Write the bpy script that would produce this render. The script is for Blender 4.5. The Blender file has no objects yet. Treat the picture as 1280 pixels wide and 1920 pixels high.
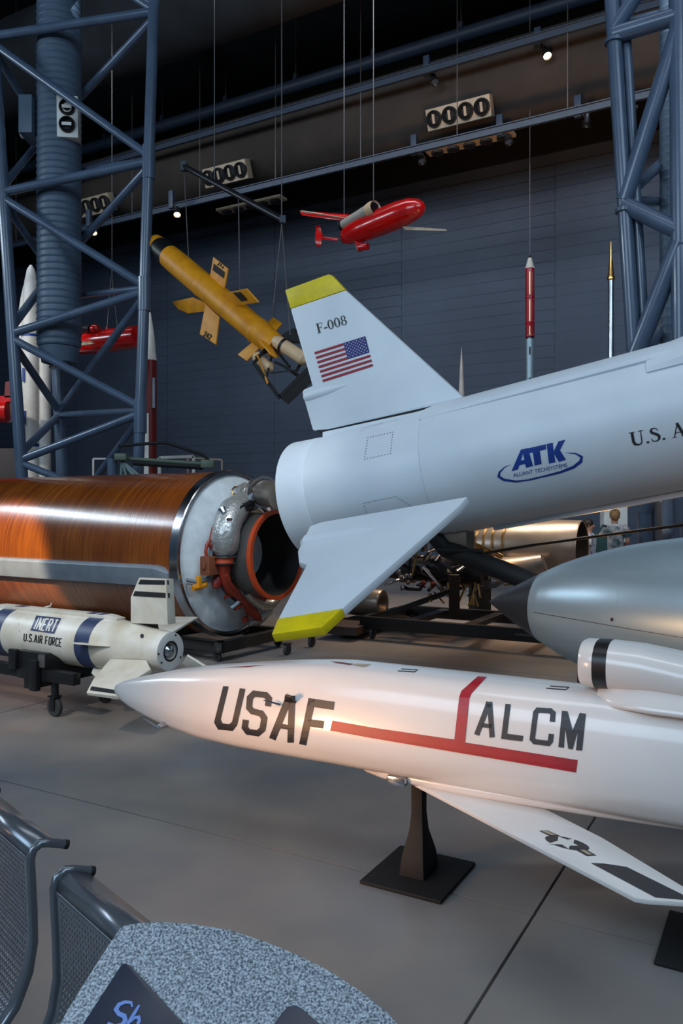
import bpy, bmesh, math, random
from mathutils import Vector, Matrix
from mathutils.bvhtree import BVHTree
from mathutils.geometry import tessellate_polygon
random.seed(7)
PI = math.pi
V = Vector
scn = bpy.context.scene
COL = scn.collection
# ------------------------------------------------------------------ camera
FPX, CX, CY, EYE = 1500.0, 640.0, 950.0, 1.65
cam = bpy.data.cameras.new('camera')
cam.sensor_fit = 'VERTICAL'; cam.sensor_height = 36.0
cam.lens = FPX * 36.0 / 1920.0
cam.shift_y = -10.0 / 1920.0
cam.clip_start = 0.05; cam.clip_end = 200
camo = bpy.data.objects.new('camera', cam); COL.objects.link(camo)
camo.location = (0, 0, EYE); camo.rotation_euler = (PI/2, 0, 0)
scn.camera = camo
# hall axes: U runs along the far wall, W runs away towards it
AZ = math.radians(-29.3)
U = V((math.cos(AZ), math.sin(AZ), 0)); W = V((-U.y, U.x, 0)); Z = V((0, 0, 1))
# ------------------------------------------------------------------ colour, world, exposure
scn.view_settings.view_transform = 'Standard'
scn.view_settings.look = 'None'
scn.view_settings.exposure = 0.0
scn.view_settings.gamma = 1.0
scn.view_settings.use_curve_mapping = False
world = bpy.data.worlds.new('world'); scn.world = world; world.use_nodes = True
bg = world.node_tree.nodes['Background']
bg.inputs[0].default_value = (0.30, 0.50, 0.80, 1); bg.inputs[1].default_value = 0.10
# ------------------------------------------------------------------ lights
def area(name, loc, target, size, sizey, power, color, spread=180):
    l = bpy.data.lights.new(name, 'AREA'); l.shape = 'RECTANGLE'; l.size = size; l.size_y = sizey
    l.energy = power; l.color = color; l.spread = math.radians(spread)
    o = bpy.data.objects.new(name, l); COL.objects.link(o); o.location = loc
    o.rotation_euler = (V(target) - V(loc)).to_track_quat('-Z', 'Y').to_euler()
    return o
def spot(name, loc, target, power, color, angle, blend=0.4, radius=0.08):
    l = bpy.data.lights.new(name, 'SPOT'); l.energy = power; l.color = color
    l.spot_size = math.radians(angle); l.spot_blend = blend; l.shadow_soft_size = radius
    o = bpy.data.objects.new(name, l); COL.objects.link(o); o.location = loc
    o.rotation_euler = (V(target) - V(loc)).to_track_quat('-Z', 'Y').to_euler()
    return o
COOL = (0.60, 0.80, 1.0); WARM = (1.0, 0.50, 0.20); SOFTW = (1.0, 0.70, 0.45)
area('daylight_window', (-9, -5, 9), (1, 8, 1.5), 9, 6, 1000, COOL)
area('daylight_high', (6, -4, 11), (1, 9, 1), 9, 6, 700, COOL)
area('hall_light_strip', (1.5, 4.2, 12), (1.5, 4.2, 0), 10, 1.6, 130, (0.85, 0.9, 1.0), 130)
area('wall_fill', W*9.5+U*(-4)+Z*10.2, W*20+U*(-4)+Z*3.5, 24, 1.0, 480, (0.80, 0.88, 1.0), 110)  # unseen fill added to brighten the far wall
area('left_clerestory', (-14.5, 9.6, 8.6), (-3, 9.4, 1.5), 7, 1.1, 400, (0.72, 0.86, 1.0), 150)
spot('warm_spot_missile', (-3.3, 1.7, 1.0), (-0.05, 3.62, 0.62), 480, (1.0, 0.52, 0.25), 38, 1.0, 0.4)
spot('warm_spot_motor', (-8.0, 3.5, 5.5), (-4.25, 9.75, 0.86), 7500, (1.0, 0.80, 0.58), 13, 0.3, 0.1)
spot('fill_spot_left', (-4.2, 1.6, 5.5), (-2.1, 6.4, 0.6), 700, (1.0, 0.90, 0.78), 28, 0.8, 0.2)  # added fill that brightens the white missile, no known lamp
spot('fill_spot_dome', (-0.7, 3.0, 7.5), (-1.25, 9.0, 1.1), 900, (0.85, 0.93, 1.0), 22, 0.8, 0.2)  # added fill to whiten the motor dome, source unseen
spot('fill_spot_rockets', (-9.5, 9.0, 9.5), (-5.8, 16.0, 3.5), 1800, (1.0, 0.93, 0.85), 34, 0.8, 0.2)  # added fill for the pale rockets behind the left tower
spot('warm_spot_engines', (4.6, 8.6, 3.6), (2.4, 11.0, 0.9), 220, WARM, 70, 0.8, 0.2)
area('gear_fill', (2.4, 12.0, 5.2), (2.2, 11.2, 0.5), 3, 1.2, 110, (1.0, 0.78, 0.58), 95)  # soft fill added over the engine's unlit left part
spot('warm_spot_keel', (3.3, 9.6, 0.35), (2.8, 7.2, 1.9), 70, (1.0, 0.5, 0.15), 70, 0.6, 0.05)
spot('warm_spot_cart', (1.5, 10.9, 2.4), (1.6, 10.3, 0.2), 35, WARM, 90, 0.6, 0.1)
spot('warm_spot_ceiling', (2.5, 10.5, 4.5), (3.5, 15.5, 10.8), 900, WARM, 75, 1.0, 0.4)
# ------------------------------------------------------------------ materials
def lin(c):
    return tuple(((x/255)/12.92 if x/255 <= 0.04045 else ((x/255+0.055)/1.055)**2.4) for x in c) + (1,)
MATS = {}
def mat(name, col, rough=0.5, metal=0.0, col2=None, nscale=6.0, stretch=(1, 1, 1), bump=0.0, bscale=60.0,
        coat=0.0, emit=0.0, amt=None, rvar=0.0, detail=4.0):
    m = bpy.data.materials.new(name); m.use_nodes = True
    nt = m.node_tree; b = nt.nodes['Principled BSDF']
    b.inputs['Base Color'].default_value = lin(col)
    b.inputs['Roughness'].default_value = rough; b.inputs['Metallic'].default_value = metal
    b.inputs['Coat Weight'].default_value = coat; b.inputs['Coat Roughness'].default_value = 0.08
    tc = nt.nodes.new('ShaderNodeTexCoord'); mp = nt.nodes.new('ShaderNodeMapping')
    mp.inputs['Scale'].default_value = stretch
    nt.links.new(tc.outputs['Object'], mp.inputs['Vector'])
    if col2 is None:
        col2 = tuple(max(0, c*0.90) for c in col)
    n = nt.nodes.new('ShaderNodeTexNoise'); n.inputs['Scale'].default_value = nscale; n.inputs['Detail'].default_value = detail
    nt.links.new(mp.outputs[0], n.inputs['Vector'])
    r = nt.nodes.new('ShaderNodeValToRGB')
    r.color_ramp.elements[0].position = 0.35; r.color_ramp.elements[1].position = 0.68
    r.color_ramp.elements[0].color = lin(col); r.color_ramp.elements[1].color = lin(col2)
    nt.links.new(n.outputs['Fac'], r.inputs['Fac']); nt.links.new(r.outputs['Color'], b.inputs['Base Color'])
    if rvar:
        mr = nt.nodes.new('ShaderNodeMapRange'); mr.inputs['To Min'].default_value = rough - rvar; mr.inputs['To Max'].default_value = rough + rvar
        nt.links.new(n.outputs['Fac'], mr.inputs['Value']); nt.links.new(mr.outputs['Result'], b.inputs['Roughness'])
    if bump:
        n2 = nt.nodes.new('ShaderNodeTexNoise'); n2.inputs['Scale'].default_value = bscale; n2.inputs['Detail'].default_value = 3
        nt.links.new(mp.outputs[0], n2.inputs['Vector'])
        bp = nt.nodes.new('ShaderNodeBump'); bp.inputs['Strength'].default_value = bump; bp.inputs['Distance'].default_value = 0.01
        nt.links.new(n2.outputs['Fac'], bp.inputs['Height']); nt.links.new(bp.outputs['Normal'], b.inputs['Normal'])
    if emit:
        b.inputs['Emission Color'].default_value = lin(col); b.inputs['Emission Strength'].default_value = emit
    MATS[name] = m
    return m
M_floor = mat('polished_concrete', (142, 132, 123), 0.34, col2=(98, 101, 106), nscale=0.75, rvar=0.08, detail=8, bump=0.05, bscale=25)
M_joint = mat('joint_sealant', (74, 68, 62), 0.7)
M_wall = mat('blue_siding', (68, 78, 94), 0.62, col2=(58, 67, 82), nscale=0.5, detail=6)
M_upshadow = mat('painted_upper_shadow', (14, 13, 14), 0.9)  # shadow on the upper wall, painted as black
M_ceil = mat('black_ceiling', (9, 9, 11), 0.95)
M_peg = mat('white_rocket_paint', (214, 221, 226), 0.42, col2=(206, 214, 220), nscale=2.0, bump=0.02, bscale=30)
M_alcm = mat('ivory_gloss_paint', (226, 220, 214), 0.28, col2=(220, 213, 207), nscale=2.0, coat=0.4)
M_white = mat('white_paint', (222, 220, 214), 0.4, col2=(206, 202, 192), nscale=5)
M_bomb = mat('aged_white_paint', (220, 216, 206), 0.38, col2=(190, 180, 158), nscale=4, detail=8)
M_yellow = mat('yellow_tip_paint', (232, 206, 2), 0.45)
M_orangey = mat('orange_yellow_paint', (226, 150, 12), 0.5, col2=(205, 130, 8))
M_black = mat('black_paint', (20, 20, 22), 0.4)
M_blackm = mat('matt_black', (14, 14, 15), 0.7)
M_mark = mat('charcoal_lettering', (38, 38, 42), 0.45)
M_red = mat('red_stripe_paint', (172, 24, 38), 0.42)
M_glossred = mat('gloss_red_paint', (205, 12, 10), 0.22, coat=0.5)
M_darkred = mat('dark_red_paint', (118, 28, 20), 0.4)
M_flagred = mat('flag_red', (160, 22, 40), 0.5)
M_flagblue = mat('flag_blue', (28, 34, 120), 0.5)
M_blue = mat('logo_blue', (8, 56, 140), 0.45)
M_band = mat('navy_band_paint', (50, 62, 96), 0.42)
M_truss = mat('slate_blue_steel', (80, 97, 118), 0.30, col2=(70, 85, 105), nscale=3, coat=0.2)
M_duct = mat('blue_grey_duct', (84, 102, 120), 0.5, col2=(70, 88, 106), nscale=1.5)
M_bigduct = mat('dark_fabric_duct', (58, 50, 44), 0.9, col2=(44, 38, 34), nscale=1.0)
M_rail = mat('blue_grey_rail', (48, 60, 76), 0.5)
M_silver = mat('brushed_aluminium', (148, 168, 176), 0.33, 0.45, col2=(138, 158, 167), nscale=2, stretch=(1, 1, 8), coat=0.0)
M_steel = mat('bright_steel', (190, 194, 200), 0.2, 1.0)
M_foil = mat('crumpled_foil', (186, 186, 182), 0.3, 0.55, bump=1.0, bscale=26)
M_dkmetal = mat('dark_metal', (58, 58, 62), 0.38, 0.7, rvar=0.1)
M_bronze = mat('heat_tinted_metal', (150, 138, 124), 0.33, 0.6, col2=(126, 116, 108), nscale=3)
M_dome = mat('white_insulation', (214, 222, 226), 0.75, bump=0.25, bscale=12)
M_hose = mat('red_brown_hose', (158, 52, 32), 0.5)
M_orange = mat('orange_band', (206, 76, 30), 0.45)
M_grey = mat('grey_fairing', (124, 132, 140), 0.4)
M_beige = mat('beige_panel', (176, 158, 132), 0.6)
M_cable = mat('steel_cable', (96, 94, 92), 0.5, 0.3)
M_rubber = mat('grey_rubber', (52, 52, 52), 0.7)
M_skin = mat('skin', (206, 150, 122), 0.5)
M_hair = mat('blond_brown_hair', (164, 122, 76), 0.6, col2=(112, 78, 46), nscale=60)
M_dhair = mat('dark_hair', (48, 34, 26), 0.6)
M_shirt = mat('patterned_shirt', (216, 206, 206), 0.8, col2=(30, 70, 74), nscale=5, detail=2)
M_tee = mat('pale_tee', (206, 210, 220), 0.8, col2=(60, 80, 120), nscale=9, detail=1)
M_jean = mat('denim', (50, 60, 84), 0.85)
M_chair = mat('dark_metallic_seat', (118, 123, 130), 0.27, 0.6)
M_shade = mat('dark_inset_panel', (44, 50, 66), 0.35)
M_caption = mat('pale_blue_lettering', (120, 150, 214), 0.5)
M_olive = mat('olive_green_metal', (96, 110, 92), 0.5)
M_dkpanel = mat('dark_brown_board', (52, 38, 36), 0.6)
M_glow = mat('lamp_glow', (255, 214, 150), 0.5, emit=14)
M_gold = mat('painted_warm_light', (196, 158, 96), 0.25, 0.95)
M_spec = mat('speckled_laminate', (86, 95, 104), 0.32, col2=(190, 200, 208), nscale=330, detail=1, bump=0.35, bscale=330)
def motor_mat():
    m = bpy.data.materials.new('amber_filament_winding'); m.use_nodes = True
    nt = m.node_tree; b = nt.nodes['Principled BSDF']; N = nt.nodes.new; L = nt.links.new
    tc = N('ShaderNodeTexCoord'); mp = N('ShaderNodeMapping'); mp.inputs['Rotation'].default_value = (0, 0, math.radians(33))
    L(tc.outputs['Object'], mp.inputs['Vector'])
    mp2 = N('ShaderNodeMapping'); mp2.inputs['Scale'].default_value = (85, 0.9, 0.9); L(mp.outputs[0], mp2.inputs['Vector'])
    n = N('ShaderNodeTexNoise'); n.inputs['Scale'].default_value = 1.0; n.inputs['Detail'].default_value = 6; L(mp2.outputs[0], n.inputs['Vector'])
    mp3 = N('ShaderNodeMapping'); mp3.inputs['Scale'].default_value = (2.0, 1.5, 1.5); L(mp.outputs[0], mp3.inputs['Vector'])
    n3 = N('ShaderNodeTexNoise'); n3.inputs['Scale'].default_value = 1.0; n3.inputs['Detail'].default_value = 4; L(mp3.outputs[0], n3.inputs['Vector'])
    mx = N('ShaderNodeMath'); mx.operation = 'MULTIPLY_ADD'; mx.inputs[1].default_value = 0.65; L(n.outputs['Fac'], mx.inputs[0])
    m2 = N('ShaderNodeMath'); m2.operation = 'MULTIPLY'; m2.inputs[1].default_value = 0.35; L(n3.outputs['Fac'], m2.inputs[0]); L(m2.outputs[0], mx.inputs[2])
    r = N('ShaderNodeValToRGB'); e = r.color_ramp.elements
    e[0].position = 0.38; e[0].color = lin((98, 46, 15)); e[1].position = 0.68; e[1].color = lin((156, 88, 24))
    k = e.new(0.5); k.color = lin((122, 60, 16))
    L(mx.outputs[0], r.inputs['Fac']); L(r.outputs['Color'], b.inputs['Base Color'])
    bp = N('ShaderNodeBump'); bp.inputs['Strength'].default_value = 0.35; bp.inputs['Distance'].default_value = 0.006
    L(n.outputs['Fac'], bp.inputs['Height']); L(bp.outputs['Normal'], b.inputs['Normal'])
    b.inputs['Roughness'].default_value = 0.22; b.inputs['Coat Weight'].default_value = 0.5; b.inputs['Coat Roughness'].default_value = 0.15
    return m
M_motor = motor_mat()
# ------------------------------------------------------------------ helpers
ORG = {}
def P(px, py, Y):
    return V(((px-CX)/FPX*Y, Y, EYE-(py-CY)/FPX*Y))
def rdir(px, py):
    return V(((px-CX)/FPX, 1.0, -(py-CY)/FPX))
def onplane(px, py, p0, n):
    d = rdir(px, py); o = V((0, 0, EYE)); t = (p0-o).dot(n)/d.dot(n); return o + d*t
def G(px, py, z=0.0):
    return onplane(px, py, V((0, 0, z)), Z)
def frame(d):
    d = V(d).normalized(); a = Z if abs(d.z) < 0.95 else V((1, 0, 0))
    x = a.cross(d).normalized(); return x, d.cross(x).normalized(), d
class MB:
    def __init__(s): s.v = []; s.f = []
    def add(s, vs, fs):
        k = len(s.v); s.v += [V(p) for p in vs]; s.f += [tuple(i+k for i in f) for f in fs]; return s
    def box(s, c, sx, sy, sz, ax=None, ay=None, az=None):
        c = V(c); ax = V(ax or (1, 0, 0)).normalized()*sx/2; ay = V(ay or (0, 1, 0)).normalized()*sy/2; az = V(az or (0, 0, 1)).normalized()*sz/2
        vs = [c+ax*i+ay*j+az*k for k in (-1, 1) for j in (-1, 1) for i in (-1, 1)]
        return s.add(vs, [(0, 2, 3, 1), (4, 5, 7, 6), (0, 1, 5, 4), (2, 6, 7, 3), (0, 4, 6, 2), (1, 3, 7, 5)])
    def beam(s, a, b, w, h, up=Z):
        a = V(a); b = V(b); d = (b-a); x = d.cross(V(up)).normalized(); y = x.cross(d.normalized())
        return s.box((a+b)/2, d.length, w, h, d, x, y)
    def lathe(s, o, d, prof, n=48, a0=0, a1=2*PI, rx=1.0, ry=1.0):
        o = V(o); x, y, d = frame(d); full = abs(a1-a0-2*PI) < 1e-6; m = n if full else n+1; vs = []
        for (t, r) in prof:
            for i in range(m):
                a = a0+(a1-a0)*i/n; vs.append(o+d*t+x*(math.cos(a)*r*rx)+y*(math.sin(a)*r*ry))
        fs = []
        for j in range(len(prof)-1):
            for i in range(n):
                i2 = (i+1) % m if full else i+1
                fs.append((j*m+i, j*m+i2, (j+1)*m+i2, (j+1)*m+i))
        return s.add(vs, fs)
    def cyl(s, a, b, r, n=20, r2=None):
        a = V(a); b = V(b); r2 = r if r2 is None else r2; L = (b-a).length
        return s.lathe(a, b-a, [(0, 0.0001), (0, r), (L, r2), (L, 0.0001)], n)
    def tube(s, pts, r, n=12, closed=False):
        pts = [V(p) for p in pts]; m = len(pts); rs = r if isinstance(r, (list, tuple)) else [r]*m; vs = []
        x = None
        for i, p in enumerate(pts):
            t = (pts[min(i+1, m-1)]-pts[max(i-1, 0)]).normalized()
            if x is None: x, y, _ = frame(t)
            else: x = (x-t*x.dot(t)).normalized(); y = t.cross(x)
            for k in range(n):
                a = 2*PI*k/n; vs.append(p+x*math.cos(a)*rs[i]+y*math.sin(a)*rs[i])
        fs = [(i*n+k, i*n+(k+1) % n, (i+1)*n+(k+1) % n, (i+1)*n+k) for i in range(m-1) for k in range(n)]
        fs.append(tuple(range(n-1, -1, -1))); fs.append(tuple((m-1)*n+k for k in range(n)))
        return s.add(vs, fs)
    def prism(s, poly, d):
        n = len(poly); d = V(d); vs = [V(p) for p in poly]+[V(p)+d for p in poly]
        return s.add(vs, [tuple(range(n)), tuple(range(2*n-1, n-1, -1))]+[(i, i+n, (i+1) % n+n, (i+1) % n) for i in range(n)])
    def ball(s, c, r, n=20, sx=1, sy=1, sz=1):
        c = V(c); vs = []; m = n//2
        for j in range(m+1):
            a = PI*j/m
            for i in range(n):
                b = 2*PI*i/n; vs.append(c+V((math.sin(a)*math.cos(b)*r*sx, math.sin(a)*math.sin(b)*r*sy, math.cos(a)*r*sz)))
        return s.add(vs, [(j*n+i, (j+1)*n+i, (j+1)*n+(i+1) % n, j*n+(i+1) % n) for j in range(m) for i in range(n)])
    def loft(s, rings, cap=True):
        n = len(rings[0]); vs = [p for r in rings for p in r]
        fs = [(j*n+i, j*n+(i+1) % n, (j+1)*n+(i+1) % n, (j+1)*n+i) for j in range(len(rings)-1) for i in range(n)]
        if cap: fs += [tuple(range(n-1, -1, -1)), tuple((len(rings)-1)*n+i for i in range(n))]
        return s.add(vs, fs)
    def tree(s):
        return BVHTree.FromPolygons([tuple(p) for p in s.v], s.f)
    def build(s, name, m, parent=None, smooth=True, bevel=0.0, origin=None, ang=32, merge=True):
        if parent is not None: org = ORG[parent.name]
        elif origin is not None: org = V(origin)
        else:
            zs = min(p.z for p in s.v); org = V((sum(p.x for p in s.v)/len(s.v), sum(p.y for p in s.v)/len(s.v), zs))
        me = bpy.data.meshes.new(name); bm = bmesh.new()
        bv = [bm.verts.new(p-org) for p in s.v]
        for f in s.f:
            g = []
            for i in f:
                if not g or bv[i] is not g[-1]: g.append(bv[i])
            try: bm.faces.new(g)
            except ValueError: pass
        if merge: bmesh.ops.remove_doubles(bm, verts=bm.verts, dist=2e-4)
        bmesh.ops.recalc_face_normals(bm, faces=bm.faces)
        if bevel: 
            es = [e for e in bm.edges if len(e.link_faces) == 2 and e.calc_face_angle(0) > 0.6]
            bmesh.ops.bevel(bm, geom=es, offset=bevel, segments=2, affect='EDGES', profile=0.6)
        bm.to_mesh(me); bm.free()
        me.materials.append(m)
        if smooth:
            me.shade_smooth(); me.set_sharp_from_angle(angle=math.radians(ang))
        o = bpy.data.objects.new(name, me); COL.objects.link(o)
        if parent is not None: o.parent = parent; ORG[o.name] = org
        else: o.location = org; ORG[o.name] = org
        return o
def tag(o, label, cat, group=None):
    o['label'] = label; o['category'] = cat
    if group: o['group'] = group
    return o
def struct(o): o['kind'] = 'structure'; return o
def thing(name, label, cat, loc=(0, 0, 0), group=None):
    o = bpy.data.objects.new(name, None); COL.objects.link(o); o.location = loc; o.empty_display_size = 0.1
    ORG[o.name] = V(loc); return tag(o, label, cat, group)
def dup(root, loc=None, rotz=None, label=None, group=None, parent=None):
    c = root.copy(); COL.objects.link(c)
    if parent is not None: c.parent = parent
    if loc is not None: c.location = loc
    if rotz is not None: c.rotation_euler = (0, 0, rotz)
    if label: c['label'] = label
    if group: c['group'] = group
    for ch in list(root.children): dup(ch, parent=c)
    return c
# ---- flat shapes in photo pixels, laid onto a surface that is already there
def stroke(pts, w, w2=None):
    pts = [V((p[0], p[1])) for p in pts]; n = len(pts); L = []; R = []
    ws = w if isinstance(w, (list, tuple)) else [w + ((w2 if w2 is not None else w)-w)*i/(n-1) for i in range(n)]
    for i, p in enumerate(pts):
        a = (p-pts[i-1]).normalized() if i else None; b = (pts[i+1]-p).normalized() if i < n-1 else None
        if a is None: t = b; k = 1
        elif b is None: t = a; k = 1
        else: t = (a+b).normalized(); k = 1/max(0.5, t.dot(a))
        q = V((-t.y, t.x))*ws[i]/2*k; L.append(p+q); R.append(p-q)
    return [tuple(x) for x in L]+[tuple(x) for x in reversed(R)]
def strokes(*a): return [([x]) for x in a]
def zc(ox, oy, s, pts): return [(ox+x/s, oy+y/s) for x, y in pts]
def decal(name, polys, tree, m, parent, off=0.003, step=14, hole=False):
    """polys: list of [outer, hole, hole...] in photo pixels"""
    bm = bmesh.new()
    for loops in polys:
        vv = [[V((p[0], p[1], 0)) for p in lp] for lp in loops]
        tri = tessellate_polygon(vv); flat = [p for lp in vv for p in lp]
        bv = [bm.verts.new(p) for p in flat]
        for t in tri:
            try: bm.faces.new([bv[i] for i in t])
            except ValueError: pass
    xs = [v.co.x for v in bm.verts]; ys = [v.co.y for v in bm.verts]
    for (lo, hi, nrm) in ((min(xs), max(xs), V((1, 0, 0))), (min(ys), max(ys), V((0, 1, 0)))):
        k = lo+step
        while k < hi and step > 0:
            bmesh.ops.bisect_plane(bm, geom=bm.verts[:]+bm.edges[:]+bm.faces[:], plane_co=nrm*k, plane_no=nrm)
            k += step
    org = ORG[parent.name]; dead = []
    o0 = V((0, 0, EYE))
    for v in bm.verts:
        d = rdir(v.co.x, v.co.y).normalized()
        hit, nn, idx, dist = tree.ray_cast(o0, d)
        if hit is None: dead.append(v); continue
        if nn.dot(d) > 0: nn = -nn
        v.co = hit+nn*off-org
    if dead: bmesh.ops.delete(bm, geom=dead, context='VERTS')
    me = bpy.data.meshes.new(name); bm.to_mesh(me); bm.free(); me.materials.append(m)
    o = bpy.data.objects.new(name, me); COL.objects.link(o); o.parent = parent; ORG[o.name] = org
    return o
def quadmap(q, polys):
    """unit square (x right, y down) to quad TL,TR,BR,BL"""
    def f(p):
        x, y = p; a = V(q[0])*(1-x)+V(q[1])*x; b = V(q[3])*(1-x)+V(q[2])*x; r = a*(1-y)+b*y; return (r.x, r.y)
    return [[[f(p) for p in lp] for lp in loops] for loops in polys]
def ell(cx, cy, rx, ry, n=28, rot=0, a0=0, a1=2*PI):
    out = []
    for i in range(n):
        a = a0+(a1-a0)*i/n; x = rx*math.cos(a); y = ry*math.sin(a)
        out.append((cx+x*math.cos(rot)-y*math.sin(rot), cy+x*math.sin(rot)+y*math.cos(rot)))
    return out
def fonttext(s):
    c = bpy.data.curves.new('t', 'FONT'); c.body = s; o = bpy.data.objects.new('t', c); COL.objects.link(o)
    dg = bpy.context.evaluated_depsgraph_get(); me = bpy.data.meshes.new_from_object(o.evaluated_get(dg))
    vs = [v.co.copy() for v in me.vertices]; fs = [tuple(p.vertices) for p in me.polygons]
    bpy.data.objects.remove(o); bpy.data.curves.remove(c); bpy.data.meshes.remove(me)
    x0 = min(v.x for v in vs); x1 = max(v.x for v in vs); y0 = min(v.y for v in vs); y1 = max(v.y for v in vs)
    return [[[((vs[i].x-x0)/(x1-x0), 1-(vs[i].y-y0)/(y1-y0)) for i in f]] for f in fs]
# block stroke letters, centre lines in a unit box (x right, y down)
BLK = {'I': [[(.5, 0), (.5, 1)]], 'N': [[(0, 1), (0, 0), (1, 1), (1, 0)]], 'E': [[(1, 0), (0, 0), (0, 1), (1, 1)], [(0, .5), (.8, .5)]],
       'R': [[(0, 1), (0, 0), (.8, 0), (1, .2), (.8, .5), (0, .5)], [(.45, .5), (1, 1)]], 'T': [[(0, 0), (1, 0)], [(.5, 0), (.5, 1)]],
       'U': [[(0, 0), (0, .85), (.2, 1), (.8, 1), (1, .85), (1, 0)]], 'S': [[(1, .18), (.8, 0), (.2, 0), (0, .2), (.1, .42), (.9, .58), (1, .8), (.8, 1), (.2, 1), (0, .82)]],
       'A': [[(0, 1), (.42, 0), (.58, 0), (1, 1)], [(.2, .65), (.8, .65)]], 'F': [[(1, 0), (0, 0), (0, 1)], [(0, .48), (.75, .48)]],
       'O': [[(.5, 0), (.8, 0), (1, .2), (1, .8), (.8, 1), (.2, 1), (0, .8), (0, .2), (.2, 0), (.5, 0)]], 'C': [[(1, .22), (.8, 0), (.2, 0), (0, .2), (0, .8), (.2, 1), (.8, 1), (1, .78)]],
       '2': [[(0, .2), (.2, 0), (.8, 0), (1, .25), (0, 1), (1, 1)]], '4': [[(.75, 1), (.75, 0), (0, .7), (1, .7)]], '.': [[(.5, .86), (.5, 1)]], 'L': [[(0, 0), (0, 1), (1, 1)]]}
def blocktext(s, q, w=0.24, gap=0.45, narrow={'I': .25, '.': .25, ' ': .45}):
    tot = sum(narrow.get(c, 1)+gap for c in s)-gap; x = 0; out = []
    for c in s:
        cw = narrow.get(c, 1)
        for st in BLK.get(c, []):
            pts = [((x+p[0]*cw)/tot, p[1]) for p in st]
            mp = [V(g) for g in quadmap(q, [[pts]])[0][0]]
            e = (V(q[3])-V(q[0])).length*w
            for i in range(len(mp)-1):
                d_ = (mp[i+1]-mp[i]).normalized(); ea = e*.35 if i else 0; eb = e*.35 if i < len(mp)-2 else 0
                out.append([stroke([mp[i]-d_*ea, mp[i+1]+d_*eb], e)])
        x += cw+gap
    return out
def ring_(cx, cy, rx, ry, tx, ty): return [ell(cx, cy, rx, ry), list(reversed(ell(cx, cy, rx-tx, ry-ty)))]
def rect(x0, y0, x1, y1): return [[(x0, y0), (x1, y0), (x1, y1), (x0, y1)]]
SER = {'F': (0.56, [rect(.12, 0, .26, 1), rect(.04, 0, .34, .04), rect(.04, .96, .54, 1), rect(.5, .74, .54, 1), rect(.26, .5, .42, .54), rect(.40, .40, .44, .64)]),
       '-': (0.34, [rect(.04, .26, .30, .37)]), '0': (0.52, [ring_(.26, .5, .23, .5, .12, .05)]),
       '8': (0.52, [ring_(.26, .74, .19, .26, .10, .05), ring_(.26, .27, .22, .28, .11, .05)]), '.': (0.26, [[ell(.12, .07, .075, .075, 16)]]), ' ': (0.28, []),
       'U': (0.80, [[stroke([(.2, .98), (.2, .3), (.27, .1), (.42, .03), (.55, .06), (.63, .2), (.65, .98)], [.15, .15, .15, .1, .08, .06, .05])], rect(.04, .95, .36, 1), rect(.52, .95, .78, 1)]),
       'S': (0.58, [[stroke([(.46, .72), (.42, .88), (.3, .97), (.16, .94), (.1, .8), (.16, .66), (.38, .5), (.48, .34), (.46, .14), (.32, .03), (.14, .06), (.06, .28)], [.03, .05, .07, .1, .13, .16, .17, .15, .11, .07, .06, .03])]]),
       'A': (0.78, [[stroke([(.12, .02), (.38, .98)], .06)], [stroke([(.36, 1), (.62, .02)], .16)], rect(.2, .3, .55, .35), rect(.0, 0, .25, .04), rect(.48, 0, .76, .04)]),
       'I': (0.40, [rect(.12, 0, .27, 1), rect(.03, 0, .36, .04), rect(.03, .96, .36, 1)]),
       'R': (0.74, [rect(.12, 0, .26, 1), rect(.03, 0, .35, .04), rect(.03, .96, .3, 1), [stroke([(.26, .97), (.45, .96), (.57, .76), (.45, .54), (.26, .52)], [.05, .06, .15, .06, .04])], [stroke([(.36, .5), (.62, .02)], .14)]])}
def seriftext(s, org, xv, yv):
    out = []; x = 0
    for c in s:
        w, pl = SER[c]
        for loops in pl:
            out.append([[(org[0]+(x+p[0])*xv[0]+p[1]*yv[0], org[1]+(x+p[0])*xv[1]+p[1]*yv[1]) for p in lp] for lp in loops])
        x += w
    return out
def cut(name, parent, m, poly, p0, n, th, bevel=0.0):
    """plate whose outline is given in photo pixels on the real plane (p0, n), with thickness"""
    pts = [onplane(a, b, p0, n) for a, b in poly]
    mb = MB().prism([p-n*th/2 for p in pts], n*th); return mb.build(name, m, parent, bevel=bevel), mb
# ================================================================== SETTING
mb = MB()
j0 = V((0.778, 3.235, 0))
def slab(a, b, w0, w1):
    c = j0+U*(a+b)/2+W*(w0+w1)/2; mb.box(c+V((0, 0, -0.05)), b-a-0.012, w1-w0-0.012, 0.1, U, W, Z)
for i in range(-8, 6):
    for j in range(-2, 5): slab(i*4.6, (i+1)*4.6, j*4.6, (j+1)*4.6)
struct(mb.build('floor', M_floor, origin=(0, 0, 0), smooth=False, merge=False))
mb = MB().box(j0+W*2.3*3+U*(-4.6)+V((0, 0, -0.06)), 4.6*14, 4.6*7, 0.1, U, W, Z)
struct(mb.build('trim_1', M_joint, origin=(0, 0, 0), smooth=False))
WB = 20.0
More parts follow.
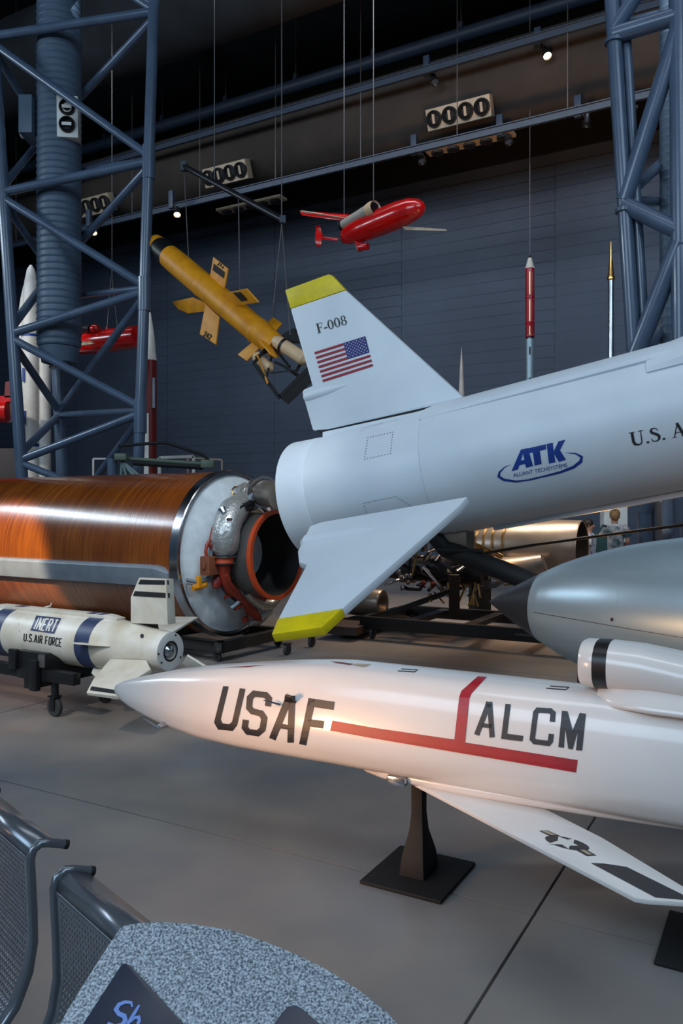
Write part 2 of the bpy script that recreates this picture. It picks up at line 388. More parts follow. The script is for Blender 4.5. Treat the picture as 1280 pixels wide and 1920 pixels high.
# far wall: horizontal lapped boards, real laps
mb = MB(); zt = 10.9; lap = 0.30; prof = []
z = 0.0
while z < zt-0.01:
    prof += [(z, 0.0), (z+lap-0.035, 0.035), (z+lap-0.03, 0.0)]; z += lap
o = W*WB; a0 = -46.0; a1 = 22.0
for k in range(-12, 6):
    s0 = k*4.2-0.9; s1 = s0+4.17
    vs = []
    for zz, dd in prof:
        vs += [o+U*s0-W*dd+Z*zz, o+U*s1-W*dd+Z*zz]
    n = len(prof)
    mb.add(vs, [(2*i, 2*i+1, 2*i+3, 2*i+2) for i in range(n-1)])
mb.box(o+U*(-13)+W*0.1+Z*5.45, 74, 0.2, 10.9, U, W, Z)
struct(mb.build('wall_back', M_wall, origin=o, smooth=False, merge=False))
struct(MB().box(o+U*(-13)+W*(0.0)+Z*13.6, 74, 0.3, 6.2, U, W, Z).build('upper_shadow_slab', M_upshadow, origin=o+Z*10.5, smooth=False))  # black slab stands in for the shadow above the lit boards
struct(MB().box(W*8+U*(-12)+Z*17, 78, 26, 0.3, U, W, Z).build('ceiling', M_ceil, origin=(0, 0, 16.8), smooth=False))
# roof purlins, thin dark members across the ceiling
for k in range(7):
    s = -30+k*7.5
    t = tag(MB().beam(U*s+W*2+Z*16.2, U*s+W*19.8+Z*15.2, 0.2, 0.4).build('roof_beam', M_ceil), 'black steel roof beam under the dark hangar ceiling', 'beam', 'black roof beams')
def uline(px, py, w):
    """point where the sight line through a photo pixel meets the vertical plane W = w"""
    return onplane(px, py, W*w, W)
# big dark fabric duct along the wall
def bigduct(px, py, w, r, s0, s1, m, name, label):
    c = uline(px, py, w); mbx = MB(); prof = []; s = s0
    while s < s1:
        prof += [(s, r), (s+0.05, r*1.006), (s+0.1, r), (s+1.15, r)]; s += 1.2
    mbx.lathe(c, U, [(s0, 0.001)]+prof+[(prof[-1][0], 0.001)], 40)
    return tag(mbx.build(name, m, smooth=True, ang=60), label, 'duct'), c
duct2, c_d2 = bigduct(780, 206, 16.6, 0.86, -24, 14, M_bigduct, 'ventilation_duct', 'wide brown-black round duct running between the two blue rails')
duct1, c_d1 = bigduct(300, 18, 14.0, 1.05, -14, 16, mat('grey_brown_duct', (66, 68, 72), 0.85, col2=(54, 54, 56), nscale=1.0), 'ventilation_duct', 'wide blue-grey round duct crossing the top left corner')
# pipe and rails
def railthing(name, px, py, w, s0, s1, kind, label, m=M_rail, hang=14):
    c = uline(px, py, w); t = thing(name, label, 'rail' if kind == 'rail' else 'pipe', c+U*s0)
    if kind == 'pipe': MB().cyl(c+U*s0, c+U*s1, 0.15, 20).build('pipe_run', m, t)
    else:
        MB().box(c+U*(s0+s1)/2, s1-s0, 0.07, 0.12, U, W, Z).box(c+U*(s0+s1)/2+Z*0.07, s1-s0, 0.14, 0.02, U, W, Z).build('rail_beam', m, t, smooth=False)
    n = int((s1-s0)/2.2)
    for i in range(n):
        p = c+U*(s0+1.1+i*2.2); MB().cyl(p+Z*0.05, V((p.x, p.y, 16.7)), 0.012, 6).build('hanger_rod', M_cable, t)
        if kind == 'pipe': MB().box(p+Z*0.2, 0.1, 0.12, 0.16, U, W, Z).build('pipe_clamp', m, t)
    return t, c
pipe, c_p = railthing('overhead_pipe', 780, 91, 17.0, -22, 12, 'pipe', 'thick blue-grey overhead pipe above both lighting rails')
rail1, c_r1 = railthing('lighting_rail', 780, 138, 15.2, -20, 12, 'rail', 'upper blue-grey lighting rail, the one with the brightest lit spotlight')
rail2, c_r2 = railthing('lighting_rail', 780, 281, 15.2, -20, 12, 'rail', 'lower blue-grey lighting rail, just above the lit top of the wall')
# spotlights on rails
def spotlight(px, py, Y, lit, label, aim=(0.1, -0.5, -0.86), bracket=True):
    p = P(px, py, Y); t = thing('spotlight', label, 'spotlight', p+Z*0.3, 'ceiling spotlights'); d = V(aim).normalized()
    MB().box(p+Z*0.33-U*0.17, 0.13, 0.10, 0.42, U, W, Z).build('bracket', M_rail, t, bevel=0.01)
    MB().cyl(p+Z*0.22-U*0.12, p+Z*0.05, 0.025, 8).build('arm', M_blackm, t)
    MB().lathe(p-d*0.16, d, [(0, 0.001), (0, 0.05), (0.12, 0.06), (0.16, 0.085), (0.26, 0.09), (0.26, 0.08), (0.22, 0.07)], 20).build('lamp_housing', M_dkmetal, t)
    MB().lathe(p+d*0.07, d, [(0, 0.075), (0.005, 0.001)], 20).build('lens', M_glow if lit else (M_gold if lit is None else M_steel), t)
    return t
spotlight(1024, 100, 15.6, True, 'brightly lit spotlight hanging from the upper lighting rail')
spotlight(814, 150, 16.6, False, 'dark unlit spotlight under the left half of the upper rail')
spotlight(332, 398, 19.0, True, 'small lit spotlight below the lower rail, left of the yellow missile cables')
spotlight(176, 432, 20.0, True, 'small lit spotlight seen beside the round column duct')
spotlight(790, 298, 16.9, False, 'small silver spotlight above and right of the hanging red plane')
spotlight(952, 262, 16.2, False, 'unlit spotlight at the end of the slotted grille under the lower rail')
spotlight(1100, 228, 15.4, None, 'downward spotlight with gold rim under the lower rail by the right tower', aim=(0, 0.3, -0.95))
spotlight(1178, 204, 15.0, None, 'sideways spotlight with gold rim seen inside the right tower', aim=(-0.95, 0.2, -0.1))
# nozzle panels on the dark duct
def nozzle_panel(c, nrm, right, wid, hei, n, label, m=M_beige, rr=None):
    nrm = V(nrm).normalized(); right = V(right).normalized(); up = nrm.cross(right).normalized()
    t = thing('ceiling_air_vent', label, 'air vent', c)
    MB().box(c-nrm*0.12, wid, hei, 0.24, right, up, nrm).build('panel_plate', m, t, bevel=0.008)
    r = rr or hei*0.40
    for i in range(n):
        q = c+right*((i-(n-1)/2)*wid/n)
        z_ = MB().lathe(q, nrm, [(0, r), (0.05, r), (0.06, r*0.9), (0.03, r*0.8), (0.05, r*0.72), (0.06, r*0.66), (0.008, r*0.55), (0.006, 0.001)], 28).build('nozzle', M_blackm, t)
        MB().box(q+nrm*0.05, r*0.32, r*1.1, 0.02, right, up, nrm).build('blade', m, z_)
    return t
def panel_at(px, py, w, wid, hei, n, label):
    c = uline(px, py, w); nrm = (-W*0.93-Z*0.36).normalized()
    return nozzle_panel(c, nrm, U, wid, hei, n, label)
panel_at(858, 212, 15.68, 1.40, 0.42, 4, 'beige panel of four round air nozzles on the dark duct')
panel_at(421, 326, 15.68, 1.30, 0.44, 4, 'beige panel of round air nozzles behind the hanging beam')
panel_at(172, 386, 15.68, 1.30, 0.46, 4, 'beige nozzle panel half hidden by the left column duct')
# slotted grilles below the rail
for (px, py, lb) in ((880, 268, 'long dark slotted air grille below the lower rail, above the red plane'), (470, 384, 'long dark slotted air grille below the lower rail, behind the beam')):
    c = uline(px, py, 15.9); t = thing('air_grille', lb, 'air vent', c)
    MB().box(c, 1.9, 0.3, 0.06, U, W, Z).build('frame', M_beige, t)
    for i in range(5): MB().lathe(c+U*(-0.72+i*0.36)-Z*0.03, -Z, [(0, 0.13), (0.05, 0.13), (0.05, 0.09), (0, 0.001)], 16).build('nozzle', M_blackm, t)
# ================================================================== TRUSS TOWERS
def truss(name, label, legs, braces, r=0.075, base=None):
    t = thing(name, label, 'truss tower', base or legs[0][0][-1])
    for pts, rr in legs: MB().tube(pts, rr, 20).build('leg', M_truss, t)
    for a, b, rr in braces: MB().tube([a, b], rr, 16).build('brace', M_truss, t)
    return t
YA, YB, YC = 13.0, 12.4, 14.3
def gnd(p, q):  # extend line p->q down to the floor
    k = (0-p.z)/(q.z-p.z); return p+(q-p)*k
A = lambda x, y: P(x, y, YA)
B = lambda x, y: P(x, y, YB)
C = lambda x, y: P(x, y, YC)
a_top = A(-34, -250); a_bot = A(41, 890); b_top = B(297, -250); b_bot = B(259, 890); c_top = C(60, -250); c_bot = C(117, 890)
def on(p, q, y, Y):  # point on a leg at photo row y
    z_ = EYE-(y-CY)/FPX*Y; k = (z_-p.z)/(q.z-p.z); return p+(q-p)*k
la = lambda y: on(a_top, a_bot, y, YA)
lb_ = lambda y: on(b_top, b_bot, y, YB)
lc = lambda y: on(c_top, c_bot, y, YC)
legs = [([a_top, gnd(a_top, a_bot)], 0.095), ([b_top, gnd(b_top, b_bot)], 0.085), ([lc(240), gnd(c_top, c_bot)], 0.10)]
br = [(la(68), lb_(22), .07), (la(360), lb_(303), .07), (la(625), lb_(547), .07), (la(862), lb_(776), .065),
      (la(82), lb_(292), .065), (la(372), lb_(535), .065), (la(636), lb_(763), .065), (la(868), lb_(955), .06),
      (lb_(36), lc(252), .065), (lb_(314), lc(512), .065), (lb_(556), lc(772), .065), (lb_(786), lc(975), .06),
      (la(96), lc(252), .06), (la(380), lc(512), .06), (la(645), lc(772), .065), (la(850), lc(778), .065),
      (la(612), lc(512), .07), (la(350), lc(252), .06), (lb_(540), lc(560), .05), (lb_(770), lc(778), .055), (la(-190), lb_(18), .07), (lb_(300), lc(330), .05)]
truss('truss_tower', 'slate-blue tubular steel truss tower around the left ribbed duct', legs, br, base=gnd(a_top, a_bot))
for tt, (yy, fn) in enumerate(((300, lb_), (547, lb_), (776, lb_))):
    p = fn(yy); MB().cyl(p-Z*0.30, p+Z*0.22, 0.10, 20).build('leg_sleeve', M_truss, bpy.data.objects['truss_tower'])
YD, YE, YF = 9.6, 9.2, 11.0
d_top = P(1131, -250, YD); d_bot = P(1189, 680, YD); e_top = P(1268, -250, YE); e_bot = P(1276, 680, YE); f_top = P(1290, -250, YF); f_bot = P(1262, 680, YF)
ld = lambda y: on(d_top, d_bot, y, YD)
le = lambda y: on(e_top, e_bot, y, YE)
lf = lambda y: on(f_top, f_bot, y, YF)
legs = [([d_top, gnd(d_top, d_bot)], 0.085), ([d_top+U*0.12+W*0.1, gnd(d_top, d_bot)+U*0.12+W*0.1], 0.06), ([e_top, gnd(e_top, e_bot)], 0.10), ([lf(350), gnd(f_top, f_bot)], 0.10)]
br = [(ld(66), le(30), .10), (ld(55), le(-120), .09), (ld(376), le(58), .10), (ld(384), le(434), .10), (ld(370), lf(275), .07), (ld(378), lf(378), .06),
      (ld(672), le(455), .11), (ld(690), lf(575), .08), (ld(50), lf(15), .06), (ld(700), le(760), .10), (ld(960), le(770), .09), (ld(1010), lf(1000), .07)]
t2 = truss('truss_tower', 'slate-blue tubular steel truss tower at the right edge', legs, br, base=gnd(d_top, d_bot))
for yy in (78, 395): MB().cyl(ld(yy)-Z*0.02, ld(yy)+Z*0.02, 0.115, 24).build('collar', M_truss, t2)
# ribbed column ducts inside the towers
def columnduct(c, r, z0, z1, label, collar=True):
    t = thing('column_duct', label, 'duct', V((c.x, c.y, z0)))
    prof = [(0, 0.001), (0, r*0.95)]; z_ = 0.03
    while z_ < z1-z0: prof += [(z_, r), (z_+0.06, r), (z_+0.08, r*1.035), (z_+0.10, r)]; z_ += 0.11
    MB().lathe(V((c.x, c.y, z0)), Z, prof, 40).build('ribbed_shell', M_duct, t, ang=20)
    if collar:
        MB().lathe(V((c.x, c.y, z0-0.28)), Z, [(0, r*0.55), (0.02, r*0.8), (0.27, r*0.93), (0.28, r*0.5)], 32).build('end_collar', M_duct, t)
        MB().lathe(V((c.x, c.y, z0-0.36)), Z, [(0, 0.001), (0, r*0.42), (0.03, r*0.48), (0.08, r*0.3)], 32).build('bottom_ring', M_steel, t)
    return t
cd = P(111, 640, 13.3)
t = columnduct(cd, 0.35, cd.z-0.1, 14.8, 'blue-grey ribbed round duct standing inside the left truss tower')
MB().cyl(V((cd.x, cd.y, 12.4)), V((cd.x, cd.y, 13.3)), 0.44, 32).build('top_bend', M_duct, t)
cd2 = P(1258, 640, 10.3)
columnduct(cd2, 0.14, 3.2, 14.0, 'narrow blue-grey ribbed duct inside the right truss tower', False)
c = P(126, 218, 12.93); nozzle_panel(c, (0.12, -1, -0.05), (1, 0.12, 0), 0.33, 0.66, 1, 'pale box with two round air nozzles on the left column duct', MATS['white_paint'], 0.001)
pnl = [o for o in bpy.data.objects if o.name.startswith('ceiling_air_vent')][-1]
for dz in (-0.14, 0.14):
    q = c+Z*dz; nn = V((0.12, -1, -0.05)).normalized()
    z_ = MB().lathe(q, nn, [(0, .125), (0.05, .125), (0.06, .11), (0.03, .1), (0.05, .09), (0.0, .08), (0.02, 0.001)], 28).build('nozzle', M_blackm, pnl)
    MB().box(q+nn*0.05, .15, .05, 0.02, (1, .12, 0), Z, nn).build('blade', M_white, z_)
for o in list(pnl.children):
    if o.name.startswith('nozzle') and o.dimensions.x < 0.01:
        for ch in list(o.children): bpy.data.objects.remove(ch)
        bpy.data.objects.remove(o)
c = P(58, 226, 13.3); t = thing('ceiling_air_vent', 'blue-grey box with nozzles seen edge-on left of the column duct', 'air vent', c)
MB().box(c, 0.22, 0.5, 0.62).build('box_body', M_duct, t, bevel=0.01)
for dz in (-.17, .17): MB().lathe(c+V((-.11, 0, dz)), (-1, 0, 0), [(0, .13), (.05, .12), (.04, .05), (0, .001)], 20).build('nozzle', M_white, t)
# ================================================================== AIR-LAUNCHED ROCKET (white, tipped up)
PA = V((1.776, 7.4, 2.168)); pit = math.radians(10.6)
PD = (U*math.cos(pit)+Z*math.sin(pit)).normalized(); PN = (Z*math.cos(pit)-U*math.sin(pit)).normalized()
R = 0.625
def pr(s): return PA+PD*s
peg = thing('air_launched_rocket', 'large white rocket with yellow-tipped fins tipped nose up', 'rocket', pr(-0.8)-Z*0.8)
mb = MB().lathe(PA, PD, [(-2.16, 0.001), (-2.16, R*0.985), (-2.12, R*0.995), (-0.90, R*1.0), (-0.885, R*0.992), (-0.87, R*1.012), (-0.80, R*1.012), (0.3, R*.985), (1.6, R*.975), (3.6, R*.975), (3.6, 0.001)], 128)
body_tree = mb.tree(); mb.build('fuselage', M_peg, peg)
mb = MB().lathe(PA, PD, [(-2.12, R*0.97), (-2.17, R*1.005), (-2.25, R*1.01), (-2.46, R*1.03), (-2.47, R*1.02), (-2.44, R*0.97), (-2.30, R*0.9), (-2.28, 0.001)], 96)
mb.build('tail_ring', M_peg, peg)
# vertical fin (plane through the axis)
yel = [(537, 545), (618, 515.5), (624, 517), (650, 545), (547, 580)]
fin = [(547, 580), (650, 545), (869, 744), (868, 750), (618, 806), (589, 808), (569, 737), (571, 731), (588, 724)]
f, mbf = cut('vertical_fin', peg, M_peg, fin, PA, W, 0.07, 0.02)
tip_, mbt = cut('fin_tip', peg, M_yellow, yel, PA, W, 0.071, 0.012)
tip_['label'] = 'bright yellow tip of the upright fin'
fin_tree = mbf.tree()
qa = onplane(572, 741, PA, W); MB().lathe(qa-PN*.03, PD, [(0, .001), (0, .05), (.04, .062), (.3, .055), (.6, .03), (.75, .001)], 24).build('actuator_fairing', M_peg, peg)
MB().prism([onplane(a, b, PA-W*0.03, W) for a, b in [(592, 806), (868, 747), (868, 753), (600, 813)]], W*0.06).build('fin_root_gap', M_blackm, peg)
MB().prism([onplane(a, b, PA-W*0.055, W) for a, b in [(604, 810), (868, 753), (868, 790), (604, 845)]], W*0.11).build('fin_root_pad', M_peg, peg, bevel=0.01)
# lower fin towards the viewer, drooped
def finplane(droop): return (-W*math.cos(droop)-PN*math.sin(droop)).normalized()
fd = finplane(math.radians(26)); fn = fd.cross(PD).normalized()
low = [(605, 984), (879, 937), (862, 956), (645, 1148), (524, 1167), (577, 1065), (562, 1060), (560, 1040), (583, 992)]
ylow = [(645, 1148), (524, 1167), (512, 1197), (606, 1184)]
f2, mb2 = cut('side_fin', peg, M_peg, low, PA, fn, 0.07, 0.02)
t2_, mb3 = cut('fin_tip', peg, M_yellow, ylow, PA, fn, 0.072, 0.012); t2_['label'] = 'bright yellow tip of the drooping side fin'
q0 = onplane(575, 1020, PA, fn); q1 = onplane(700, 985, PA, fn)
MB().lathe(q0-PD*0.02, PD, [(-0.03, 0.001), (-0.02, 0.05), (0.03, 0.085), (0.5, 0.07), (0.95, 0.02), (1.0, 0.001)], 24).build('actuator_fairing', M_peg, peg)
fd2 = (W*math.cos(math.radians(6))-PN*math.sin(math.radians(6))).normalized(); fn2 = fd2.cross(PD).normalized()
def mir(p):
    v = p-PA; return PA+PD*v.dot(PD)+fd2*v.dot(fd)
pts = [mir(onplane(a, b, PA, fn)) for a, b in low]; MB().prism([p-fn2*0.035 for p in pts], fn2*0.07).build('side_fin', M_peg, peg, bevel=0.02)
pts = [mir(onplane(a, b, PA, fn)) for a, b in ylow]; MB().prism([p-fn2*0.036 for p in pts], fn2*0.072).build('fin_tip', M_yellow, peg, bevel=0.012)
# top raceway strake
def shell(ang0, ang1, s0, s1, r0, r1, n=10, taper=0.12):
    mbx = MB(); rings = []
    for s in (s0, s0+taper, s1):
        ring = []
        rr = r1 if s > s0 else r0+0.002
        for i in range(n+1):
            a = ang0+(ang1-ang0)*i/n; ring.append(PA+PD*s+(-W*math.cos(a)+PN*math.sin(a))*(rr if 0 < i < n else r0))
        for i in range(n, -1, -1):
            a = ang0+(ang1-ang0)*i/n; ring.append(PA+PD*s+(-W*math.cos(a)+PN*math.sin(a))*(r0-0.05))
        rings.append(ring)
    return mbx.loft(rings)
shell(math.radians(48), math.radians(72), -0.9, 3.5, R*1.015, R*1.045).build('raceway_strake', M_peg, peg)
shell(math.radians(35), math.radians(75), 1.15, 3.4, R*1.0, R*1.075, taper=0.35).build('wing_fillet', M_peg, peg)
# small gold-lit keel strake below
MB().box(PA+PD*0.6-PN*(R*1.02), 2.2, 0.10, 0.05, PD, W, PN).build('keel_strip', M_peg, peg, bevel=0.01)
# lettering
f_ = seriftext('F-008', zc(500, 500, 3.2, [(303, 402)])[0], (75/3.2, -23.5/3.2), (-14/3.2, -56/3.2))
decal('serial_lettering', f_, fin_tree, M_mark, peg, 0.004, 0)
fq = zc(500, 500, 3.2, [(286, 513), (592, 417), (639, 597), (338, 693)])
st = [rect(0 if i > 3 else 0, (i*2)/13, 1 if i > 3 else 0.58, (i*2+1)/13) for i in range(7)]
fr = decal('flag_stripes', quadmap(fq, st), fin_tree, M_flagred, peg, 0.004, 0)
cn = decal('flag_canton', quadmap(fq, [rect(0.57, 0, 1, 7/13)]), fin_tree, M_flagblue, peg, 0.005, 0)
def star(cx, cy, r, asp=1.0, rot=-PI/2, inner=0.382):
    return [(cx+math.cos(rot+i*PI/5)*(r if i % 2 == 0 else r*inner), cy+math.sin(rot+i*PI/5)*(r if i % 2 == 0 else r*inner)*asp) for i in range(10)]
ss = []
for r_ in range(9):
    for c_ in range(11):
        if (r_+c_) % 2 == 0: ss.append([star(0.57+0.43*(c_+1)/12, (r_+1)/10*7/13, 0.016, 1.7)])
o_ = decal('flag_stars', quadmap(fq, ss), fin_tree, MATS['white_paint'], cn, 0.007, 0)
s5 = lambda pts: zc(780, 440, 2.56, pts)
atk = [[s5([(458, 1134), (502, 1032), (536, 1024), (561, 1110), (527, 1118), (522, 1100), (496, 1106), (488, 1127)]), s5([(503, 1084), (519, 1080), (513, 1050)])],
       [s5([(534, 1026), (622, 1006), (624, 1030), (593, 1037), (602, 1100), (569, 1108), (560, 1045), (537, 1050)])],
       [s5([(626, 1005), (655, 998), (660, 1040), (683, 992), (716, 984), (690, 1034), (719, 1080), (684, 1090), (662, 1052), (668, 1092), (637, 1098)])]]
decal('logo_lettering', atk, body_tree, M_blue, peg, 0.003, 14)
arc1 = [(452, 1104), (425, 1115), (400, 1140), (396, 1160), (420, 1176), (480, 1184), (560, 1174), (632, 1156)]
arc2 = [(715, 1046), (765, 1050), (794, 1066), (790, 1088), (755, 1115), (690, 1140), (610, 1160), (540, 1172)]
decal('logo_swoosh', [[stroke(s5(arc1), [x/2.56 for x in (1, 4, 9, 12, 12, 9, 5, 1)])], [stroke(s5(arc2), [x/2.56 for x in (1, 6, 12, 15, 14, 11, 8, 1)])]], body_tree, M_blue, peg, 0.0035, 14)
decal('logo_caption', quadmap(s5([(463, 1146), (723, 1096), (726, 1114), (466, 1164)]), fonttext('ALLIANT TECHSYSTEMS')), body_tree, M_blue, peg, 0.003, 0)
decal('service_lettering', seriftext('U.S. AIR', s5([(1028, 1018)])[0], (92/2.56, -19/2.56), (-12/2.56, -66/2.56)), body_tree, M_mark, peg, 0.003, 14)
# dotted access panels
def dots(poly, closed, sp, tree, parent, r=0.9):
    pl = []; n = len(poly)
    for i in range(n if closed else n-1):
        a = V(poly[i]); b = V(poly[(i+1) % n]); k = max(1, int((b-a).length/sp))
        for j in range(k): q = a+(b-a)*j/k; pl.append([ell(q.x, q.y, r, r, 6)])
    return decal('rivet_row', pl, tree, M_mark, parent, 0.003, 0)
dots(zc(500, 500, 3.2, [(606, 1028), (757, 993), (742, 1122), (587, 1155)]), True, 5.0, body_tree, peg)
dots(zc(620, 900, 1.94, [(132, 126), (118, 85), (236, 60), (298, 98)]), False, 4.6, body_tree, peg)
dots(zc(500, 500, 3.2, [(570, 985), (600, 962), (800, 915)]), False, 4.0, body_tree, peg, 0.6)
# display stand arm under the rocket
t = thing('display_stand', 'thick black tube stand bending from under the white rocket', 'stand', (2.4, 6.9, 0))
pa = P(812, 1000, 7.9); pb = P(828, 1030, 7.7); 
MB().tube([P(815, 975, 7.75), P(818, 1008, 7.75), P(838, 1030, 7.7), P(880, 1047, 7.5), P(940, 1069, 7.3), P(1012, 1098, 7.1), P(1100, 1140, 6.9)], 0.09, 20).build('curved_arm', M_blackm, t)
q = P(1100, 1140, 6.9); MB().cyl(q, V((q.x, q.y, 0.03)), 0.08, 20).build('post', M_blackm, t)
MB().box((q.x, q.y, 0.015), 0.7, 0.7, 0.03, U, W, Z).build('base_plate', M_blackm, t)
MB().tube([P(820, 1032, 7.6), P(905, 1034, 7.4)], 0.025, 10).build('cross_tube', M_blackm, t)
MB().box(P(855, 1012, 7.75), 0.30, 0.24, 0.2, U, W, Z).build('saddle', M_bronze, t, bevel=0.02)
# thin guard rail rod crossing to the right
t = thing('barrier_rail', 'thin black rod running past the jet engine to the right', 'rail', G(1240, 1330))
MB().tube([P(905, 1038, 9.2), P(1010, 1020, 8.9), P(1280, 984, 8.2), P(1400, 968, 7.9)], 0.018, 10).build('rod', M_black, t)
for (px, py, Y) in ((1330, 977, 8.07),):
    p = P(px, py, Y); MB().cyl(p, V((p.x, p.y, 0)), 0.02, 10).build('post', M_black, t)
# ================================================================== CRUISE MISSILE
MA = V((0.3515, 3.587, 0))
def mp_(s, w, z): return MA+U*s+W*w+Z*z
mis = thing('cruise_missile', 'long ivory cruise missile with black lettering and red stripes', 'missile', mp_(0, 0, 0))
def chaikin(p, n=3, k=0.2):
    for _ in range(n):
        q = []
        for i in range(len(p)):
            a = p[i]; b = p[(i+1) % len(p)]
            q += [(a[0]+(b[0]-a[0])*k, a[1]+(b[1]-a[1])*k), (a[0]+(b[0]-a[0])*(1-k), a[1]+(b[1]-a[1])*(1-k))]
        p = q
    return p
def msec(s, zt, zb, wt, wm, wb, zm):
    return [mp_(s, x, z) for x, z in chaikin([(-wt, zt), (-wm, zm), (-wb, zb), (wb, zb), (wm, zm), (wt, zt)])]
#        s     ztop   zbot   wt    wm    wb    zm
ST = [(-1.86, 0.640, 0.622, .004, .008, .004, .63), (-1.84, .655, .602, .02, .03, .02, .628), (-1.78, .682, .572, .04, .055, .04, .622), (-1.70, .706, .548, .06, .085, .06, .618),
      (-1.55, .744, .515, .085, .125, .09, .61), (-1.40, .782, .490, .10, .16, .115, .61), (-1.16, .825, .467, .12, .20, .15, .61), (-.90, .864, .462, .14, .225, .17, .61),
      (-.65, .896, .466, .15, .24, .18, .61), (-.47, .914, .470, .16, .25, .19, .61), (-.36, .922, .472, .16, .25, .19, .61), (-.10, .922, .474, .165, .255, .20, .61),
      (.6, .922, .474, .17, .26, .20, .61), (1.2, .922, .474, .17, .26, .20, .61), (2.6, .918, .478, .17, .26, .20, .61), (3.2, .90, .52, .14, .2, .15, .64)]
mb = MB().loft([msec(*a) for a in ST]); mt = mb.tree(); mb.build('fuselage', M_alcm, mis, ang=60)
# belly wing fairing
fr_ = []
for s, d, w in ((-.27, .0, .10), (-.20, .02, .15), (-.10, .028, .18), (.3, .03, .2), (.75, .02, .19), (1.3, .012, .15)):
    fr_.append([mp_(s, x, z) for x, z in chaikin([(-w, .52), (-w, .478-d), (w, .478-d), (w, .52)], 2)])
mb = MB().loft(fr_); mb.build('belly_fairing', M_alcm, mis, ang=60)
# wings (slender, swept, each with thickness)
def wing(side):
    if side < 0:
        pl = [G(745, 1455, .462), G(1190, 1688, .452), G(1216, 1692, .452), G(1330, 1699, .452), G(1290, 1672, .452), G(1130, 1575, .455), G(965, 1491, .462), G(900, 1478, .462)]
    else:
        pl = [G(745, 1455, .462), G(1190, 1688, .452), G(1330, 1699, .452), G(1290, 1672, .452), G(965, 1491, .462)]
        pl = [p-W*2*((p-MA).dot(W)) for p in pl]
    m = MB().prism([p-Z*0.008 for p in pl], Z*0.016); return m
mw = wing(-1); wt_ = mw.tree(); wg = mw.build('wing', M_alcm, mis, bevel=0.005)
wing(1).build('wing', M_alcm, mis, bevel=0.005)
MB().box(mp_(-0.02, -0.19, .478), 0.09, 0.05, 0.04, U, W, Z).build('wing_pivot', M_steel, mis, bevel=0.012)
# intake duct on top
it = []
def esec(s, zc_, rz, rw, n=40, pw=2.4):
    out = []
    for i in range(n):
        a = 2*PI*i/n; c_ = math.cos(a); s_ = math.sin(a)
        out.append(mp_(s, math.copysign(abs(c_)**(2/pw), c_)*rw, zc_+math.copysign(abs(s_)**(2/pw), s_)*rz))
    return out
for s, zc_, rz, rw in ((.735, 1.025, .075, .10), (.722, 1.025, .086, .118), (.735, 1.025, .092, .128), (.78, 1.024, .094, .134)):
    it.append(esec(s, zc_, rz, rw))
MB().loft(it, cap=False).build('intake_lip', M_alcm, mis, ang=70)
MB().loft([esec(.79, 1.024, .08, .11), esec(.74, 1.024, .072, .098)]).build('intake_cover', M_white, mis)
MB().loft([esec(.778, 1.0238, .0948, .1355), esec(.832, 1.0235, .0965, .1395)], cap=False).build('intake_band', M_black, mis, ang=70)
MB().loft([esec(.83, 1.0235, .096, .139), esec(.95, 1.018, .096, .147), esec(1.1, 1.0, .092, .155), esec(1.4, .97, .085, .165), esec(1.9, .93, .07, .165), esec(2.4, .90, .03, .13)], cap=True).build('intake_fairing', M_alcm, mis, ang=70)
fil = []
for s, h, w in ((.79, .002, .10), (.86, .03, .15), (1.0, .06, .185), (1.3, .075, .2), (1.8, .05, .19), (2.2, .01, .16)):
    fil.append([mp_(s, x, z) for x, z in chaikin([(-w, .88), (-w*1.02, .905), (-w*.72, .935+h*.5), (-w*.6, .94+h), (w*.6, .94+h), (w*.72, .935+h*.5), (w*1.02, .905), (w, .88)], 2)])
MB().loft(fil).build('intake_fillet', M_alcm, mis, ang=70)
# sensor fins
def blade(px, py, L, h, sgn, zz, wv):
    p = None
q = P(300, 1350, 4.22)
MB().prism([P(322, 1346, 4.2), P(330, 1352, 4.2), P(296, 1367, 4.12), P(290, 1362, 4.12)], U*0.02+Z*0.012).build('probe_blade', M_steel, mis)
MB().tube([P(268, 1347, 4.1), P(296, 1366, 4.12)], [0.003, 0.008], 8).build('probe_tip', M_steel, mis)
hit = mt.ray_cast(V((0, 0, EYE)), rdir(538, 1322).normalized())[0]
MB().prism([hit-U*0.03+W*.02, hit+U*0.045+W*.02, hit+U*0.05-W*0.05+Z*0.05, hit+U*0.02-W*0.05+Z*0.055], U*0.004+Z*0.008).build('probe_blade', M_mark, mis)
MB().tube([hit-U*0.03-W*0.01, hit-U*0.10-W*0.045+Z*0.02], [0.006, 0.002], 8).build('probe_tip', M_steel, mis)
z2 = lambda pts: zc(200, 1200, 2.2857, pts)
z3 = lambda pts: zc(700, 1160, 2.207, pts)
def sw(x): return x/2.2857
usaf = [[z2([(500, 198), (523, 200), (489, 340), (496, 356), (525, 361), (538, 350), (571, 207), (595, 210), (559, 365), (540, 389), (478, 383), (461, 353)])],
        [stroke(z2([(691, 284), (696, 252), (682, 236), (632, 230), (614, 248), (611, 290), (625, 306), (662, 315), (676, 336), (668, 382), (648, 399), (606, 393), (592, 374), (597, 342)]), sw(26))],
        [stroke(z2([(710, 424), (786, 236)]), sw(29))], [stroke(z2([(788, 439), (795, 240)]), sw(27))], [stroke(z2([(742, 368), (792, 376)]), sw(20))], [z2([(772, 236), (808, 240), (806, 262), (768, 258)])],
        [stroke(z2([(840, 448), (880, 252)]), sw(30))], [z2([(868, 249), (977, 265), (972, 300), (862, 284)])], [z2([(862, 338), (932, 347), (927, 379), (858, 370)])]]
decal('service_lettering', usaf, mt, M_mark, mis, 0.0025, 6)
